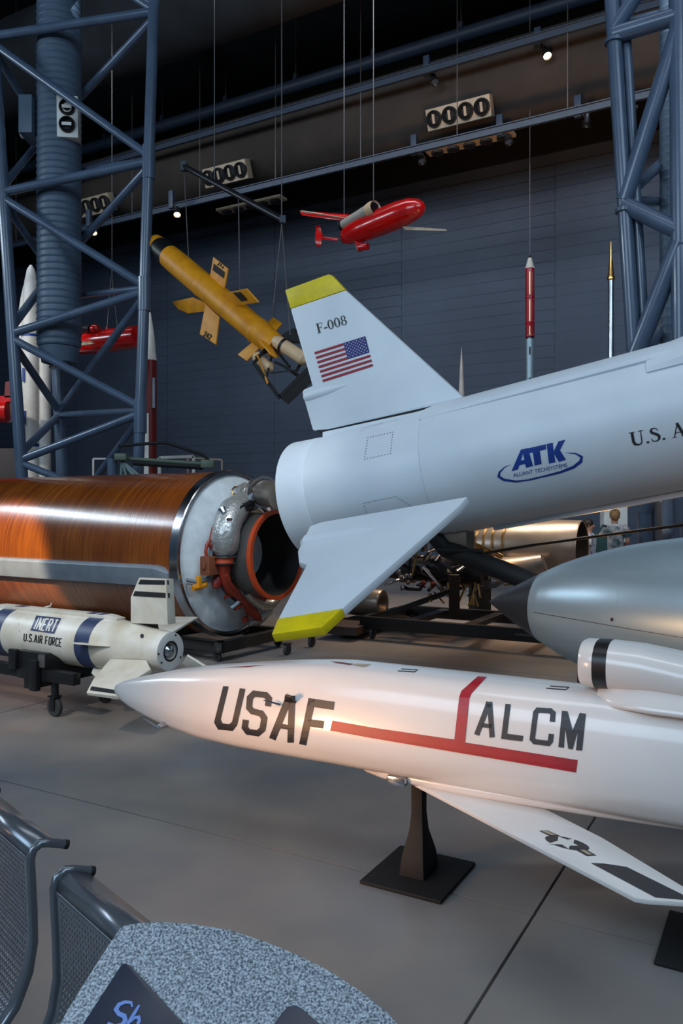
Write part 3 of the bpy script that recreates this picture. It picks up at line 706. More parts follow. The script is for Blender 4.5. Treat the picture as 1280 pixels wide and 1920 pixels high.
alcm = [[stroke(z3([(427, 481), (479, 346)]), 9.8)], [stroke(z3([(491, 491), (481, 345)]), 9.6)], [stroke(z3([(446, 440), (490, 446)]), 8)], [z3([(466, 344), (490, 346), (492, 362), (462, 360)])],
        [z3([(546, 353), (568, 355), (553, 476), (620, 485), (616, 508), (528, 497)])],
        [stroke(z3([(740, 427), (743, 392), (731, 382), (680, 379), (671, 390), (657, 498), (667, 509), (724, 516), (732, 507), (736, 477)]), 9.8)],
        [z3([(780, 382), (803, 384), (824, 462), (853, 391), (879, 394), (863, 546), (838, 544), (846, 462), (824, 541), (806, 538), (793, 452), (788, 534), (765, 531)])]]
decal('type_lettering', alcm, mt, M_mark, mis, 0.0025, 6)
red = [[z2([(968, 345), (1143, 376)])+z3([(335, 500), (355, 325), (364, 300), (432, 240), (468, 243), (406, 310), (397, 330), (379, 512), (845, 585), (838, 636), (0, 495)])+z2([(958, 388)])]]
decal('red_stripe', red, mt, M_red, mis, 0.0025, 5)
mk = [[z2([(958, 92), (1010, 96), (1060, 104), (1040, 108), (985, 100)])]]
decal('top_marking', mk+[[z2([(495, 119), (600, 113), (680, 108), (600, 117)])]], mt, M_darkred, mis, 0.0015, 12)
decal('amber_panel', [[z2([(1070, 102), (1133, 106), (1105, 116), (1055, 110)])]], mt, M_beige, mis, 0.0016, 12)
cc = [[stroke(z3([(115, 209), (182, 212), (170, 221), (100, 217)]), 1.6)], [stroke(z3([(730, 280), (808, 285), (796, 295), (714, 289)]), 1.6)]]
decal('fitting_outline', cc, mt, M_mark, mis, 0.0016, 12)
z4 = lambda pts: zc(660, 1420, 2.0645, pts)
decal('insignia_disc', [[z4(ell(832, 334, 88, 21, 32, rot=0.24))]], wt_, M_mark, wg, 0.002, 0)
decal('insignia_star', [[z4([(756, 338), (795, 326), (798, 309), (832, 322), (860, 318), (856, 335), (874, 345), (842, 345), (838, 358), (812, 341)])]], wt_, M_white, wg, 0.003, 0)
bars = [[z4([(722, 286), (757, 285), (805, 306), (768, 308)])], [z4([(862, 358), (905, 358), (946, 382), (908, 384)])]]
decal('insignia_bar', bars, wt_, M_mark, wg, 0.002, 0)
decal('insignia_bar_stripe', [[z4([(734, 289), (754, 288), (790, 303), (770, 304)])], [z4([(880, 361), (900, 361), (930, 379), (912, 380)])]], wt_, MATS['beige_panel'], wg, 0.003, 0)
decal('walkway_panel', [[z4([(924, 411), (975, 413), (1062, 426), (1284, 536), (1284, 553), (1172, 543)])]], wt_, M_mark, wg, 0.002, 0)
# display stand of the cruise missile
def stand(c, label):
    t = thing('missile_stand', label, 'stand', V((c.x, c.y, 0)))
    MB().box(V((c.x, c.y, 0.008)), 0.38, 0.42, 0.016, U, W, Z).build('base_plate', M_blackm, t, bevel=0.004)
    mbx = MB()
    r = []
    for z_, a, b in ((0.016, .060, .085), (0.10, .052, .075), (0.20, .034, .036), (0.28, .027, .027), (0.47, .027, .027)):
        r.append([V((c.x, c.y, z_))+U*i*a+W*j*b for i, j in ((-1, -1), (1, -1), (1, 1), (-1, 1))])
    mbx.loft(r).build('tapered_post', M_blackm, t, bevel=0.005)
    return t
ctr = (G(695, 1663)+G(783, 1590)+G(880, 1600)+G(805, 1686))/4
stand(mp_((ctr-MA).dot(U), 0, 0), 'black tapered stand on a square plate under the lettering')
stand(mp_(1.21, -0.03, 0), 'black square stand plate at the right edge under the missile wing')
# ================================================================== AMBER ROCKET MOTOR
ma = math.radians(-31.5); UM = V((math.cos(ma), math.sin(ma), 0)); WM = V((-UM.y, UM.x, 0))
MC = V((-1.207, 9.1, 1.122)); RM = 0.94
def mt_(s, a, r):  # along axis, angle (0 = towards viewer side, 90 = up), radius
    return MC+UM*s+(-WM*math.cos(math.radians(a))+Z*math.sin(math.radians(a)))*r
mot = thing('rocket_motor', 'huge amber filament-wound rocket motor with a white dome end', 'rocket motor', MC-Z*1.1-UM*1.5)
mb = MB().lathe(MC, UM, [(-6.5, 0.001), (-6.5, RM-0.012), (-0.10, RM-0.012), (-0.10, RM-0.03)], 160); mb.build('wound_case', M_motor, mot, ang=60)
MB().lathe(MC, UM, [(-0.12, RM-0.012), (-0.115, RM+0.008), (-0.01, RM+0.008), (0.0, RM), (0.0, RM-0.035), (-0.04, RM-0.04), (-0.04, RM-0.09)], 128).build('end_ring', M_steel, mot, ang=30)
MB().lathe(MC, UM, [(-0.05, RM-0.04), (-0.02, RM-0.08), (0.03, RM-0.16), (0.10, RM-0.32), (0.15, RM-0.46), (0.17, 0.42), (0.17, 0.001)], 96).build('insulated_dome', M_dome, mot, ang=70)
nz = MB().lathe(MC, UM, [(0.12, 0.56), (0.20, 0.53), (0.24, 0.47), (0.30, 0.455), (0.46, 0.462), (0.56, 0.468)], 72); noz = nz.build('nozzle', MATS['steel_cable'], mot)
MB().lathe(MC, UM, [(0.545, 0.455), (0.545, 0.492), (0.58, 0.497), (0.60, 0.497), (0.60, 0.452), (0.57, 0.45)], 72).build('orange_rim', M_orange, noz, ang=30)
MB().lathe(MC, UM, [(0.595, 0.453), (0.40, 0.40), (0.10, 0.24), (0.02, 0.12), (0.0, 0.001)], 64).build('nozzle_liner', M_blackm, noz)
MB().lathe(MC, UM, [(0.12, 0.60), (0.16, 0.63), (0.20, 0.60), (0.20, 0.57)], 64).build('bead_ring', M_grey, mot)
# side fairing along the case
rg = []
for s, hh in ((-6.4, 0.085), (-0.62, 0.085), (-0.30, 0.085), (-0.20, 0.07), (-0.14, 0.03)):
    ac = -12.5
    da = math.degrees(hh*1.35/RM); th = 0.075 if hh > 0.05 else 0.02
    rg.append([mt_(s, ac-da, RM-0.03), mt_(s, ac-da, RM+th*0.6), mt_(s, ac-da*0.8, RM+th), mt_(s, ac+da*0.8, RM+th), mt_(s, ac+da, RM+th*0.6), mt_(s, ac+da, RM-0.03)])
MB().loft(rg).build('raceway_fairing', M_grey, mot, bevel=0.006)
MR = 9.1
def PM(px, py, s=0.25):  # point in the plane s metres in front of the dome end
    return onplane(px, py, MC+UM*s, UM)
z7 = lambda x, y, s=0.25: PM(320+x/4.0, 860+y/4.0, s)
# foil-wrapped actuator canister, hoses and pipes
MB().tube([z7(560, 300, .22), z7(520, 345, .26), z7(470, 395, .28), z7(440, 450, .30), z7(420, 520, .32), z7(410, 600, .32), z7(408, 680, .30), z7(408, 725, .30)],
          [.10, .13, .16, .15, .145, .155, .14, .10], 24).build('foil_canister', M_foil, mot, ang=60)
MB().tube([z7(600, 330, .28), z7(520, 380, .38)], [.09, .07], 16).lathe(z7(528, 385, .40), UM, [(0, .055), (.03, .055), (.03, .035), (0, .001)], 16).build('actuator_port', M_dkmetal, mot)
MB().tube([z7(380, 380, .30), z7(400, 410, .34)], [.05, .03], 10).tube([z7(437, 440, .36), z7(437, 500, .40)], .02, 8).tube([z7(425, 455, .42), z7(455, 455, .42)], .015, 8).build('canister_fitting', M_steel, mot)
MB().cyl(z7(404, 735, .30), z7(402, 785, .30), .10, 20).build('orange_collar', M_orange, mot)
MB().cyl(z7(403, 728, .30), z7(403, 740, .30), .125, 20).cyl(z7(402, 776, .30), z7(402, 788, .30), .115, 20).tube([z7(460, 745, .3), z7(490, 745, .32)], .03, 10).build('clamp_ring', M_steel, mot)
MB().tube([z7(400, 785, .30), z7(398, 860, .28), z7(405, 920, .26), z7(430, 980, .24), z7(500, 1030, .22), z7(545, 1075, .2), z7(590, 1140, .18), z7(660, 1195, .16)], [.065, .055, .045, .04, .04, .04, .045, .045], 14).build('red_hose', M_hose, mot)
MB().tube([z7(415, 785, .30), z7(412, 870, .30), z7(432, 930, .28), z7(480, 985, .26), z7(530, 1040, .22), z7(580, 1090, .2), z7(650, 1170, .2)], [.05, .045, .035, .03, .035, .035, .035], 12).build('red_hose', M_hose, mot)
MB().tube([z7(345, 465, .2), z7(315, 530, .2), z7(300, 600, .2), z7(270, 650, .2), z7(262, 700, .2), z7(272, 760, .2)], .018, 10).build('red_hose', M_hose, mot)
MB().tube([z7(280, 640, .2), z7(330, 690, .22), z7(355, 740, .24), z7(372, 800, .24), z7(378, 860, .24)], .02, 10).build('red_hose', M_hose, mot)
MB().tube([z7(350, 480, .2), z7(330, 560, .22), z7(318, 640, .2), z7(305, 700, .2), z7(300, 760, .2)], .018, 10).build('grey_hose', M_grey, mot)
MB().tube([z7(290, 850, .18), z7(285, 890, .16), z7(240, 915, .14), z7(180, 920, .10), z7(112, 905, .03)], .018, 10).build('grey_hose', M_grey, mot)
MB().tube([z7(328, 850, .18), z7(322, 895, .16), z7(270, 930, .14), z7(190, 945, .10), z7(118, 930, .03)], .018, 10).build('grey_hose', M_grey, mot)
MB().box(z7(300, 800, .2), .20, .20, .13, WM, Z, UM).box(z7(252, 800, .2), .05, .08, .05, WM, Z, UM).build('brown_junction_box', mat('brown_phenolic', (128, 70, 42), 0.6), mot, bevel=0.012)
MB().tube([z7(165, 970, .1), z7(215, 960, .12), z7(265, 940, .14)], .032, 10).box(z7(210, 925, .13), .04, .12, .05, WM, Z, UM).build('tan_clamp', MATS['orange_yellow_paint'], mot)
MB().tube([z7(355, 885, .2), z7(345, 930, .2), z7(335, 970, .2)], [.05, .06, .04], 12).build('maroon_plug', M_darkred, mot)
MB().tube([z7(390, 1030, .16), z7(420, 1018, .18), z7(440, 1020, .18)], .04, 10).build('fastener', M_hose, mot)
MB().tube([z7(470, 1118, .16), z7(500, 1105, .18), z7(522, 1095, .18)], .035, 10).build('fastener', M_hose, mot)
MB().tube([z7(550, 1210, .12), z7(570, 1200, .12)], .035, 10).build('fastener', M_hose, mot)
MB().tube([z7(450, 1120, .16), z7(500, 1080, .2), z7(530, 1040, .22), z7(530, 1000, .24), z7(510, 965, .26)], .028, 10).build('bent_bracket', M_silver, mot)
MB().tube([z7(560, 1000, .25), z7(610, 1060, .22), z7(680, 1100, .2), z7(740, 1100, .2), z7(800, 1050, .22)], [.05, .06, .08, .07, .05], 12).tube([z7(660, 1190, .16), z7(740, 1130, .2)], .06, 10).tube([z7(590, 1230, .12), z7(660, 1225, .14), z7(740, 1150, .18)], .04, 10).build('lower_manifold', M_foil, mot)
MB().box(z7(635, 1090, .18), .14, .22, .05, WM, Z, UM).build('white_plate', M_white, mot, bevel=.01)
MB().tube([z7(520, 940, .28), z7(560, 990, .26), z7(640, 1030, .25), z7(700, 1050, .25)], .04, 10).build('red_harness', M_darkred, mot)
# gas duct running off to the right at the top
MB().tube([z7(620, 290, .25), z7(650, 255, .32), z7(700, 255, .42), z7(780, 270, .75), z7(830, 285, 1.0)], [.14, .16, .145, .14, .14], 24).build('exhaust_pipe', M_bronze, mot)
MB().lathe(z7(690, 250, .42), (z7(780, 270, .75)-z7(700, 255, .42)), [(0, .15), (0, .18), (.04, .18), (.04, .15)], 24).build('pipe_flange', M_steel, mot)
MB().lathe(z7(622, 320, .36), UM, [(-.08, .1), (0, .1), (.02, .08), (.02, .001)], 20).build('end_cap', M_grey, mot)
MB().tube([z7(520, 270, .25), z7(465, 265, .22), z7(455, 240, .2), z7(480, 212, .2), z7(530, 210, .2)], .010, 8).build('yellow_wire', M_gold, mot)
MB().tube([z7(520, 210, .2), z7(560, 190, .2), z7(640, 205, .22), z7(700, 215, .25)], .012, 8).build('yellow_wire', M_gold, mot)
MB().tube([z7(465, 330, .2), z7(520, 300, .24), z7(580, 275, .28), z7(620, 270, .3)], [.04, .05, .05, .035], 12).build('red_fitting', M_hose, mot)
MB().tube([z7(460, 335, .18), z7(520, 280, .2), z7(560, 240, .22), z7(540, 200, .2)], [.05, .05, .05, .03], 12).tube([z7(500, 230, .2), z7(560, 200, .2)], .04, 8).build('valve_fitting', M_foil, mot)
# dark dolly under the motor
t = thing('motor_dolly', 'low black dolly carrying the amber rocket motor', 'dolly', MC-Z*1.122-UM*2)
def mg(s, w, z): return V((MC.x, MC.y, 0))+UM*s+WM*w+Z*z
MB().box(mg(-3.0, -0.55, .16), 6.6, .1, .12, UM, WM, Z).box(mg(-3.0, 0.55, .16), 6.6, .1, .12, UM, WM, Z).box(mg(0.25, 0, .16), .1, 1.2, .12, UM, WM, Z).box(mg(-6.2, 0, .16), .1, 1.2, .12, UM, WM, Z).build('dolly_frame', M_blackm, t, bevel=.006)
def caster(c, d, parent, r=0.08, m=M_rubber):
    """swivel caster, wheel bottom on the floor"""
    c = V(c); w_ = MB().lathe(V((c.x, c.y, r))-V(d)*0.02, d, [(0, .001), (0, r*.9), (.006, r), (.034, r), (.04, r*.9), (.04, .001)], 24).build('caster_wheel', m, parent)
    s_ = V(d).normalized()
    MB().box(V((c.x, c.y, r*1.4))+s_*.03, .05, .006, r*1.4, s_.cross(Z), s_, Z).box(V((c.x, c.y, r*1.4))-s_*.03, .05, .006, r*1.4, s_.cross(Z), s_, Z).box(V((c.x, c.y, r*2.1)), .08, .08, .01, s_.cross(Z), s_, Z).build('fork', M_dkmetal, w_)
for s, w in ((0.2, -.55), (0.2, .55), (-3, -.55), (-3, .55)): caster(mg(s, w, 0), WM, t, .05)
for s in (-.5, -4.5):
    MB().prism([mg(s, -.6, .22), mg(s, -.6, .42), mg(s, -.35, .30), mg(s, 0, .20), mg(s, .35, .30), mg(s, .6, .42), mg(s, .6, .22)], UM*.12).build('cradle', M_blackm, t)
# ================================================================== GLIDE BOMB (INERT)
ba = math.radians(-31); UB = V((math.cos(ba), math.sin(ba), 0)); WB_ = V((-UB.y, UB.x, 0))
BE = V((-1.286, 5.975, 0.571)); RB = 0.205
bt = (V((0, -0.006, 0)))
def bp_(s, a=0, r=0): return BE+UB*s+(-WB_*math.cos(math.radians(a))+Z*math.sin(math.radians(a)))*r
bomb = thing('inert_missile', 'white missile with blue bands marked as inert on a black trolley', 'missile', V((BE.x, BE.y, 0.36))-UB*1.0)
prof = [(-3.4, 0.001), (-3.4, .10), (-3.2, .17), (-3.0, RB), (-0.62, RB), (-0.55, RB*.99), (-0.42, .185), (-0.20, .158), (-0.02, .146), (0, .142), (0, .001)]
mb = MB().lathe(BE, UB, prof, 72); btree = mb.tree(); mb.build('missile_body', M_bomb, bomb)
def bband(s0, s1, name='blue_band', m=M_band, dr=.0025):
    MB().lathe(BE, UB, [(s0, RB-.002), (s0, RB+dr), (s1, RB+dr), (s1, RB-.002)], 72).build(name, m, bomb)
bband(-0.80, -0.64); bband(-1.86, -1.70)
MB().lathe(BE, UB, [(0, .143), (.012, .143), (.015, .135), (.015, .078), (.0, .07)], 56).build('end_plate', M_white, bomb, ang=30)
MB().lathe(BE, UB, [(.015, .062), (.018, .072), (.014, .078), (.008, .08)], 40).build('nozzle_ring', M_dkmetal, bomb)
MB().lathe(BE, UB, [(-.01, .064), (.002, .05), (.02, .03), (.03, .012), (.03, .001)], 40).build('glass_dome', M_steel, bomb)
for a, r in ((115, .125), (-150, .122), (-35, .12), (0, .128)):
    MB().lathe(bp_(.012, a, r), UB, [(0, .009), (.006, .008), (.006, .001)], 12).build('bolt', M_mark, bomb)
# top spine (conduit rail)
rg = []
for s, h in ((-3.0, .03), (-.62, .03), (-.50, .012)):
    rg.append([bp_(s, 104, RB-.01), bp_(s, 102, RB+h), bp_(s, 78, RB+h), bp_(s, 76, RB-.01)])
sp = MB().loft(rg).build('top_spine', M_bomb, bomb, bevel=.004)
for s, w, m in ((-2.02, .06, M_black), (-1.72, .10, M_band), (-.84, .08, M_band), (-.72, .06, M_band)):
    MB().loft([[bp_(s+k*w, a, RB+.0325) for a in (101.5, 78.5)]+[bp_(s+k*w, a, RB+.030) for a in (78.5, 101.5)] for k in (0, 1)]).build('painted_band', m, sp)
MB().tube([bp_(-1.42, 95, RB+.03), bp_(-1.35, 95, RB+.045), bp_(-1.34, 95, RB+.07)], .006, 8).build('hook', M_bomb, bomb)
def bfin(ang, poly, m=M_bomb, name='tail_fin', th=.014):
    d = (-WB_*math.cos(math.radians(ang))+Z*math.sin(math.radians(ang))); n = d.cross(UB).normalized()
    pts = [BE+UB*s+d*r for s, r in poly]
    return MB().prism([p-n*th/2 for p in pts], n*th).build(name, m, bomb, bevel=.003), n, d
def bstripe(ang, s0, s1, r0, r1, th=.0165, k=1.0):
    d = (-WB_*math.cos(math.radians(ang))+Z*math.sin(math.radians(ang))); n = d.cross(UB).normalized()
    pts = [BE+UB*s+d*r for s, r in ((s0, r0), (s1, r0), (s1, r1), (s0, r1))]
    return pts, n
def pfin(ang, poly, th0, th1, name='tail_fin', marks=()):
    """fin on the radial plane at this roll angle; thin leading edge, thick trailing edge"""
    d = (-WB_*math.cos(math.radians(ang))+Z*math.sin(math.radians(ang))); n = d.cross(UB).normalized()
    pts = [onplane(a, b, BE, n) for a, b in poly]; ss = [(p-BE).dot(UB) for p in pts]; s0, s1 = min(ss), max(ss)
    th = [th0+(th1-th0)*((q-s0)/(s1-s0)) for q in ss]; k = len(pts)
    m = MB().add([p-n*t_/2 for p, t_ in zip(pts, th)]+[p+n*t_/2 for p, t_ in zip(pts, th)],
        [tuple(range(k)), tuple(range(2*k-1, k-1, -1))]+[(i, i+k, (i+1) % k+k, (i+1) % k) for i in range(k)])
    o = m.build(name, M_bomb, bomb, bevel=.002); tr = m.tree()
    for mk_ in marks: decal('painted_stripe', [[mk_]], tr, M_mark, o, .006, 6)
pfin(90, [(246, 1168), (246, 1120), (263, 1083), (318, 1086), (322, 1170)], .012, .085, marks=[[(264, 1086.5), (315, 1088), (316, 1096), (260, 1095)], [(254, 1108), (317.5, 1112), (317.5, 1121), (250, 1117)]])
pfin(-25, [(208, 1237), (275, 1241), (284, 1258), (232, 1290), (222, 1309), (163, 1301), (176, 1275)], .02, .03, marks=[[(172, 1288), (224, 1296), (221, 1302), (169, 1295)]])
pfin(180, [(296, 1170), (330, 1157), (371, 1158), (325, 1186), (300, 1190)], .012, .02)
pfin(232, [(342, 1244), (351, 1228), (388, 1251), (362, 1257)], .012, .02)
# small strake near the joint, toward the viewer
bfin(8, [(-.72, .19), (-.42, .16), (-.42, .19), (-.62, .31), (-.72, .31)], th=.010, name='strake')
bfin(-62, [(-.70, .19), (-.48, .17), (-.60, .29), (-.70, .25)], th=.010, name='strake')
z8 = lambda pts: zc(0, 1060, 3.048, pts)
bx = z8([(208, 287), (351, 303), (311, 392), (174, 372)])
k1 = decal('inert_panel', [[bx]], btree, M_band, bomb, .002, 8)
decal('inert_lettering', blocktext('INERT', z8([(222, 302), (336, 316), (308, 380), (194, 364)]), .115, .6), btree, MATS['white_paint'], k1, .004, 8)
decal('service_lettering', blocktext('U.S.AIR FORCE', z8([(140, 390), (354, 420), (350, 464), (137, 430)]), .15, .6), btree, M_mark, bomb, .002, 8)
decal('joint_line', [[stroke(z8([(108, 330), (112, 380)]), .5)]], btree, M_mark, bomb, .002, 0)
decal('round_port', [[z8(ell(812, 405, 11, 13, 16))]], btree, M_mark, bomb, .002, 0)
# trolley
t = thing('missile_trolley', 'black trolley on casters carrying the inert white missile', 'trolley', V((BE.x, BE.y, 0))-UB*1)
def bg(s, w, z): return V((BE.x, BE.y, 0))+UB*s+WB_*w+Z*z
for w_2 in (-.26, .26): MB().box(bg(-2.2, w_2, .33), 3.0, .07, .09, UB, WB_, Z).build('side_rail', M_black, t, bevel=.004)
for s in (-1.18, -3.4): MB().box(bg(s, 0, .26), .10, .66, .09, UB, WB_, Z).build('cross_member', M_black, t, bevel=.004)
for s in (-1.18, -3.2):
    sd = MB()
    pl = [(-.30, .28), (-.30, .50), (-.24, .50), (-.15, .44), (0, .375), (.15, .44), (.24, .50), (.30, .50), (.30, .28)]
    sd.prism([bg(s-.18, w, z) for w, z in pl], UB*.34)
    sd.build('saddle', M_black, t, bevel=.006)
MB().box(bg(-1.38, -.31, .43), .09, .04, .16, UB, WB_, Z).build('latch_plate', M_black, t, bevel=.008); MB().box(bg(-1.10, -.33, .33), .08, .05, .24, UB, WB_, Z).build('latch_plate', M_black, t, bevel=.008)
MB().box(bg(-1.04, -.315, .445), .075, .01, .10, UB, WB_, Z).build('info_plate', MATS['steel_cable'], t, bevel=.01)
MB().box(bg(-1.80, -.298, .335), .07, .004, .03, UB, WB_, Z).build('maker_plate', MATS['white_paint'], t)
cw = G(103, 1343); s_ = (cw-V((BE.x, BE.y, 0))).dot(UB); w_ = (cw-V((BE.x, BE.y, 0))).dot(WB_)
caster(bg(s_, w_, 0), WB_, t, .075); caster(bg(s_, .29, 0), WB_, t, .075); caster(bg(-3.3, -.29, 0), WB_, t, .075); caster(bg(-3.3, .29, 0), WB_, t, .075)
for w_2 in (w_, .29): MB().cyl(bg(s_, w_2, .15), bg(s_, w_2, .3), .03, 12).build('caster_post', M_black, t)
# ================================================================== SILVER TANK WITH BLACK NOSE
TA = V((.927, 5.0, 1.057)); TD = V((.743, -.669, 0)).normalized(); TS = V((-TD.y, TD.x, 0))
tank = thing('drop_tank', 'brushed silver drop tank with a black pointed nose cone', 'tank', TA+TD*1.5-Z*.5)
prf = [(0, 0.004), (.02, .020), (.10, .066), (.22, .130), (.372, .206)]
MB().lathe(TA, TD, [(-.004, .001)]+prf+[(.374, .2)], 72).build('nose_cone', mat('black_nose_paint', (30, 31, 35), .38, rvar=.05), tank, ang=50)
body = [(.372, .2045), (.374, .2075), (.45, .242), (.55, .283), (.70, .332), (.90, .384), (1.17, .430), (1.5, .466), (1.9, .485), (3.2, .485), (4.2, .40), (4.8, .2), (5.0, .01)]
def spl(pr, n=6):
    out = []
    for i in range(len(pr)-1):
        p0 = V(pr[max(i-1, 0)]); p1 = V(pr[i]); p2 = V(pr[i+1]); p3 = V(pr[min(i+2, len(pr)-1)])
        for k in range(n):
            u = k/n; q = .5*((2*p1)+(p2-p0)*u+(2*p0-5*p1+4*p2-p3)*u*u+(3*p1-p0-3*p2+p3)*u**3); out.append((q.x, max(.001, q.y)))
    return out+[pr[-1]]
mb = MB().lathe(TA, TD, body[:2]+spl(body[2:]), 96); ttree = mb.tree(); mb.build('tank_shell', M_silver, tank, ang=60)
decal('panel_seam', [[stroke(zc(620, 900, 1.94, [(738, 481), (900, 509), (1100, 544), (1290, 575)]), .9)]], ttree, M_dkmetal, tank, .002, 12)
decal('filler_port', [[ell(1147, 1161.5, 2.6, 3.4, 16)]], ttree, M_black, tank, .003, 0)
dots(zc(620, 900, 1.94, [(1046, 392), (1042, 440), (1040, 470)]), False, 3, ttree, tank, .4)
t = thing('tank_cradle', 'dark cradle on the floor holding the silver tank', 'stand', TA+TD*2.4-Z*TA.z)
c = TA+TD*2.5
MB().prism([c+TS*a+Z*b-Z*TA.z for a, b in ((-.55, .0), (-.55, .75), (-.42, .76), (-.25, .62), (0, .57), (.25, .62), (.42, .76), (.55, .75), (.55, 0))], TD*.12).build('saddle_plate', M_blackm, t)
MB().box(V((c.x, c.y, .03)), 1.0, 1.2, .06, TD, TS, Z).build('base', M_blackm, t)
# ================================================================== YELLOW HANGING MISSILE
ya = P(283, 452, 12.6); yb = P(520, 652, 10.9); YDir = (yb-ya).normalized(); YL = (yb-ya).length
yn = YDir.cross(V((0, 1, 0))).normalized(); yn2 = YDir.cross(yn).normalized()
if yn.z < 0: yn = -yn; yn2 = -yn2
yel_m = thing('hanging_missile', 'yellow missile with black nose hanging nose high on cables', 'missile', ya+YDir*1.2)
ry = .185
MB().lathe(ya, YDir, [(.56, ry*.96), (.9, ry), (1.5, ry*1.0), (1.52, ry*1.04), (1.56, ry), (2.4, ry*.98), (2.9, ry*.96), (2.92, ry*1.03), (2.96, ry*.95), (YL, ry*.86), (YL, .001)], 48).build('missile_body', M_orangey, yel_m, ang=60)
MB().lathe(ya, YDir, [(-.02, .001), (-.02, .08), (.04, .14), (.13, ry*.87)], 40).build('nose', M_black, yel_m)
MB().lathe(ya, YDir, [(.13, ry*.87), (.25, ry*.91)], 40).build('nose_band', M_orangey, yel_m)
MB().lathe(ya, YDir, [(.25, ry*.91), (.56, ry*.97), (.56, .01)], 40).build('black_band', M_black, yel_m)
MB().tube([ya-YDir*.16, ya], [.02, .05], 10).build('nose_probe', M_dkmetal, yel_m)
z_3 = lambda pts: zc(280, 280, 2.2069, pts)
cen = ya+YDir*((P(402, 560, 11.7)-ya).dot(YDir))
def ywing(poly, Y, dirn, name='wing', marks=None, cm=M_orangey):
    c0 = P(*z_3([dirn])[0], Y); e = c0-cen; e = (e-YDir*e.dot(YDir)).normalized(); n = YDir.cross(e).normalized()
    pts = [onplane(a, b, cen, n) for a, b in z_3(poly)]
    w_ = MB().prism([p-n*.012 for p in pts], n*.024); o = w_.build(name, M_orangey, yel_m, bevel=.004)
    for mk_ in (marks or []):
        decal('black_mark', mk_, w_.tree(), M_blackm, o, .008, 6)
    return o
ywing([(266, 446), (327, 494), (316, 560), (305, 600), (246, 575), (249, 550)], 11.5, (300, 470), marks=[[[z_3([(268, 473), (313, 508), (309, 535), (263, 500)])]], blocktext('242', z_3([(288, 462), (312, 478), (308, 494), (283, 477)]), .2, .5)])
ywing([(234, 640), (292, 695), (277, 809), (210, 765)], 11.7, (240, 790), marks=[blocktext('242', z_3([(231, 754), (258, 770), (252, 788), (225, 772)]), .2, .5)])
ywing([(284, 600), (402, 576), (453, 632), (340, 650), (290, 640)], 10.4, (450, 600), marks=[[[z_3([(343, 588), (372, 582), (407, 622), (382, 629)])]]])
ywing([(97, 630), (180, 612), (245, 640), (228, 671), (160, 678), (120, 660)], 12.6, (100, 640))
cen = ya+YDir*((P(490, 635, 11.0)-ya).dot(YDir))
ywing([(464, 744), (512, 696), (549, 722), (500, 780), (478, 770)], 11.3, (520, 700), 'tail_fin')
ywing([(367, 850), (430, 796), (470, 808), (405, 877)], 11.2, (380, 870), 'tail_fin')
ywing([(452, 790), (500, 800), (526, 862), (500, 846)], 10.5, (520, 860), 'tail_fin')
ywing([(470, 745), (440, 720), (450, 705), (490, 750)], 11.6, (440, 712), 'tail_fin')
# rear black frame with pale bottles carried on the tail
def y3(x, y, d=0): p = zc(280, 280, 2.2069, [(x, y)])[0]; return P(p[0], p[1], 10.8+d)
frm = MB()
for a, b, w in (((432, 886, -.3), (540, 1030, -.3), .05), ((540, 1025, -.3), (665, 900, -.3), .05), ((520, 790, .2), (600, 745, .2), .04), ((600, 745, .2), (660, 830, .2), .04), ((500, 800, .1), (580, 900, -.1), .035), ((560, 900, -.1), (620, 940, -.2), .04),
                ((432, 886, -.3), (500, 800, .1), .035), ((480, 960, -.3), (505, 860, 0), .025), ((600, 930, -.3), (660, 830, .2), .035), ((520, 880, 0), (600, 920, -.1), .03), ((440, 860, -.2), (520, 820, .1), .03), ((500, 925, -.2), (610, 915, -.2), .015)):
    frm.beam(y3(*a), y3(*b), w, w, V((0, 1, 0)))
fo = frm.build('tail_frame', M_blackm, yel_m)
MB().prism([y3(538, 1025, -.32), y3(572, 1054, -.32), y3(682, 950, -.32), y3(650, 912, -.32)], V((0, .06, 0))).build('frame_plate', M_blackm, fo)
MB().prism([y3(530, 780, .15), y3(598, 740, .15), y3(640, 800, .15), y3(560, 800, .1)], V((0, .05, 0))).build('frame_plate', M_blackm, fo)
a_, b_ = y3(535, 800, -.1), y3(640, 868, -.25); L_ = (b_-a_).length
bo = MB().lathe(a_, b_-a_, [(-.10, .001), (-.09, .05), (-.04, .08), (.0, .09), (L_, .09), (L_+.06, .05), (L_+.07, .001)], 32).build('gas_bottle', MATS['beige_panel'], yel_m)
bo.data.materials[0] = mat('cream_bottle', (226, 190, 148), .4)
MB().lathe(a_, b_-a_, [(.06, .088), (.06, .096), (.1, .096), (.1, .088)], 32).build('bottle_strap', M_black, bo)
a2, b2 = y3(440, 855, .0), y3(500, 905, -.1); L2 = (b2-a2).length
MB().lathe(a2, b2-a2, [(-.05, .001), (0, .07), (L2, .07), (L2+.05, .001)], 24).build('gas_bottle', MATS['cream_bottle'], yel_m)
MB().tube([y3(445, 850, -.2), y3(490, 970, -.35)], .014, 8).build('yellow_strut', M_orangey, yel_m)
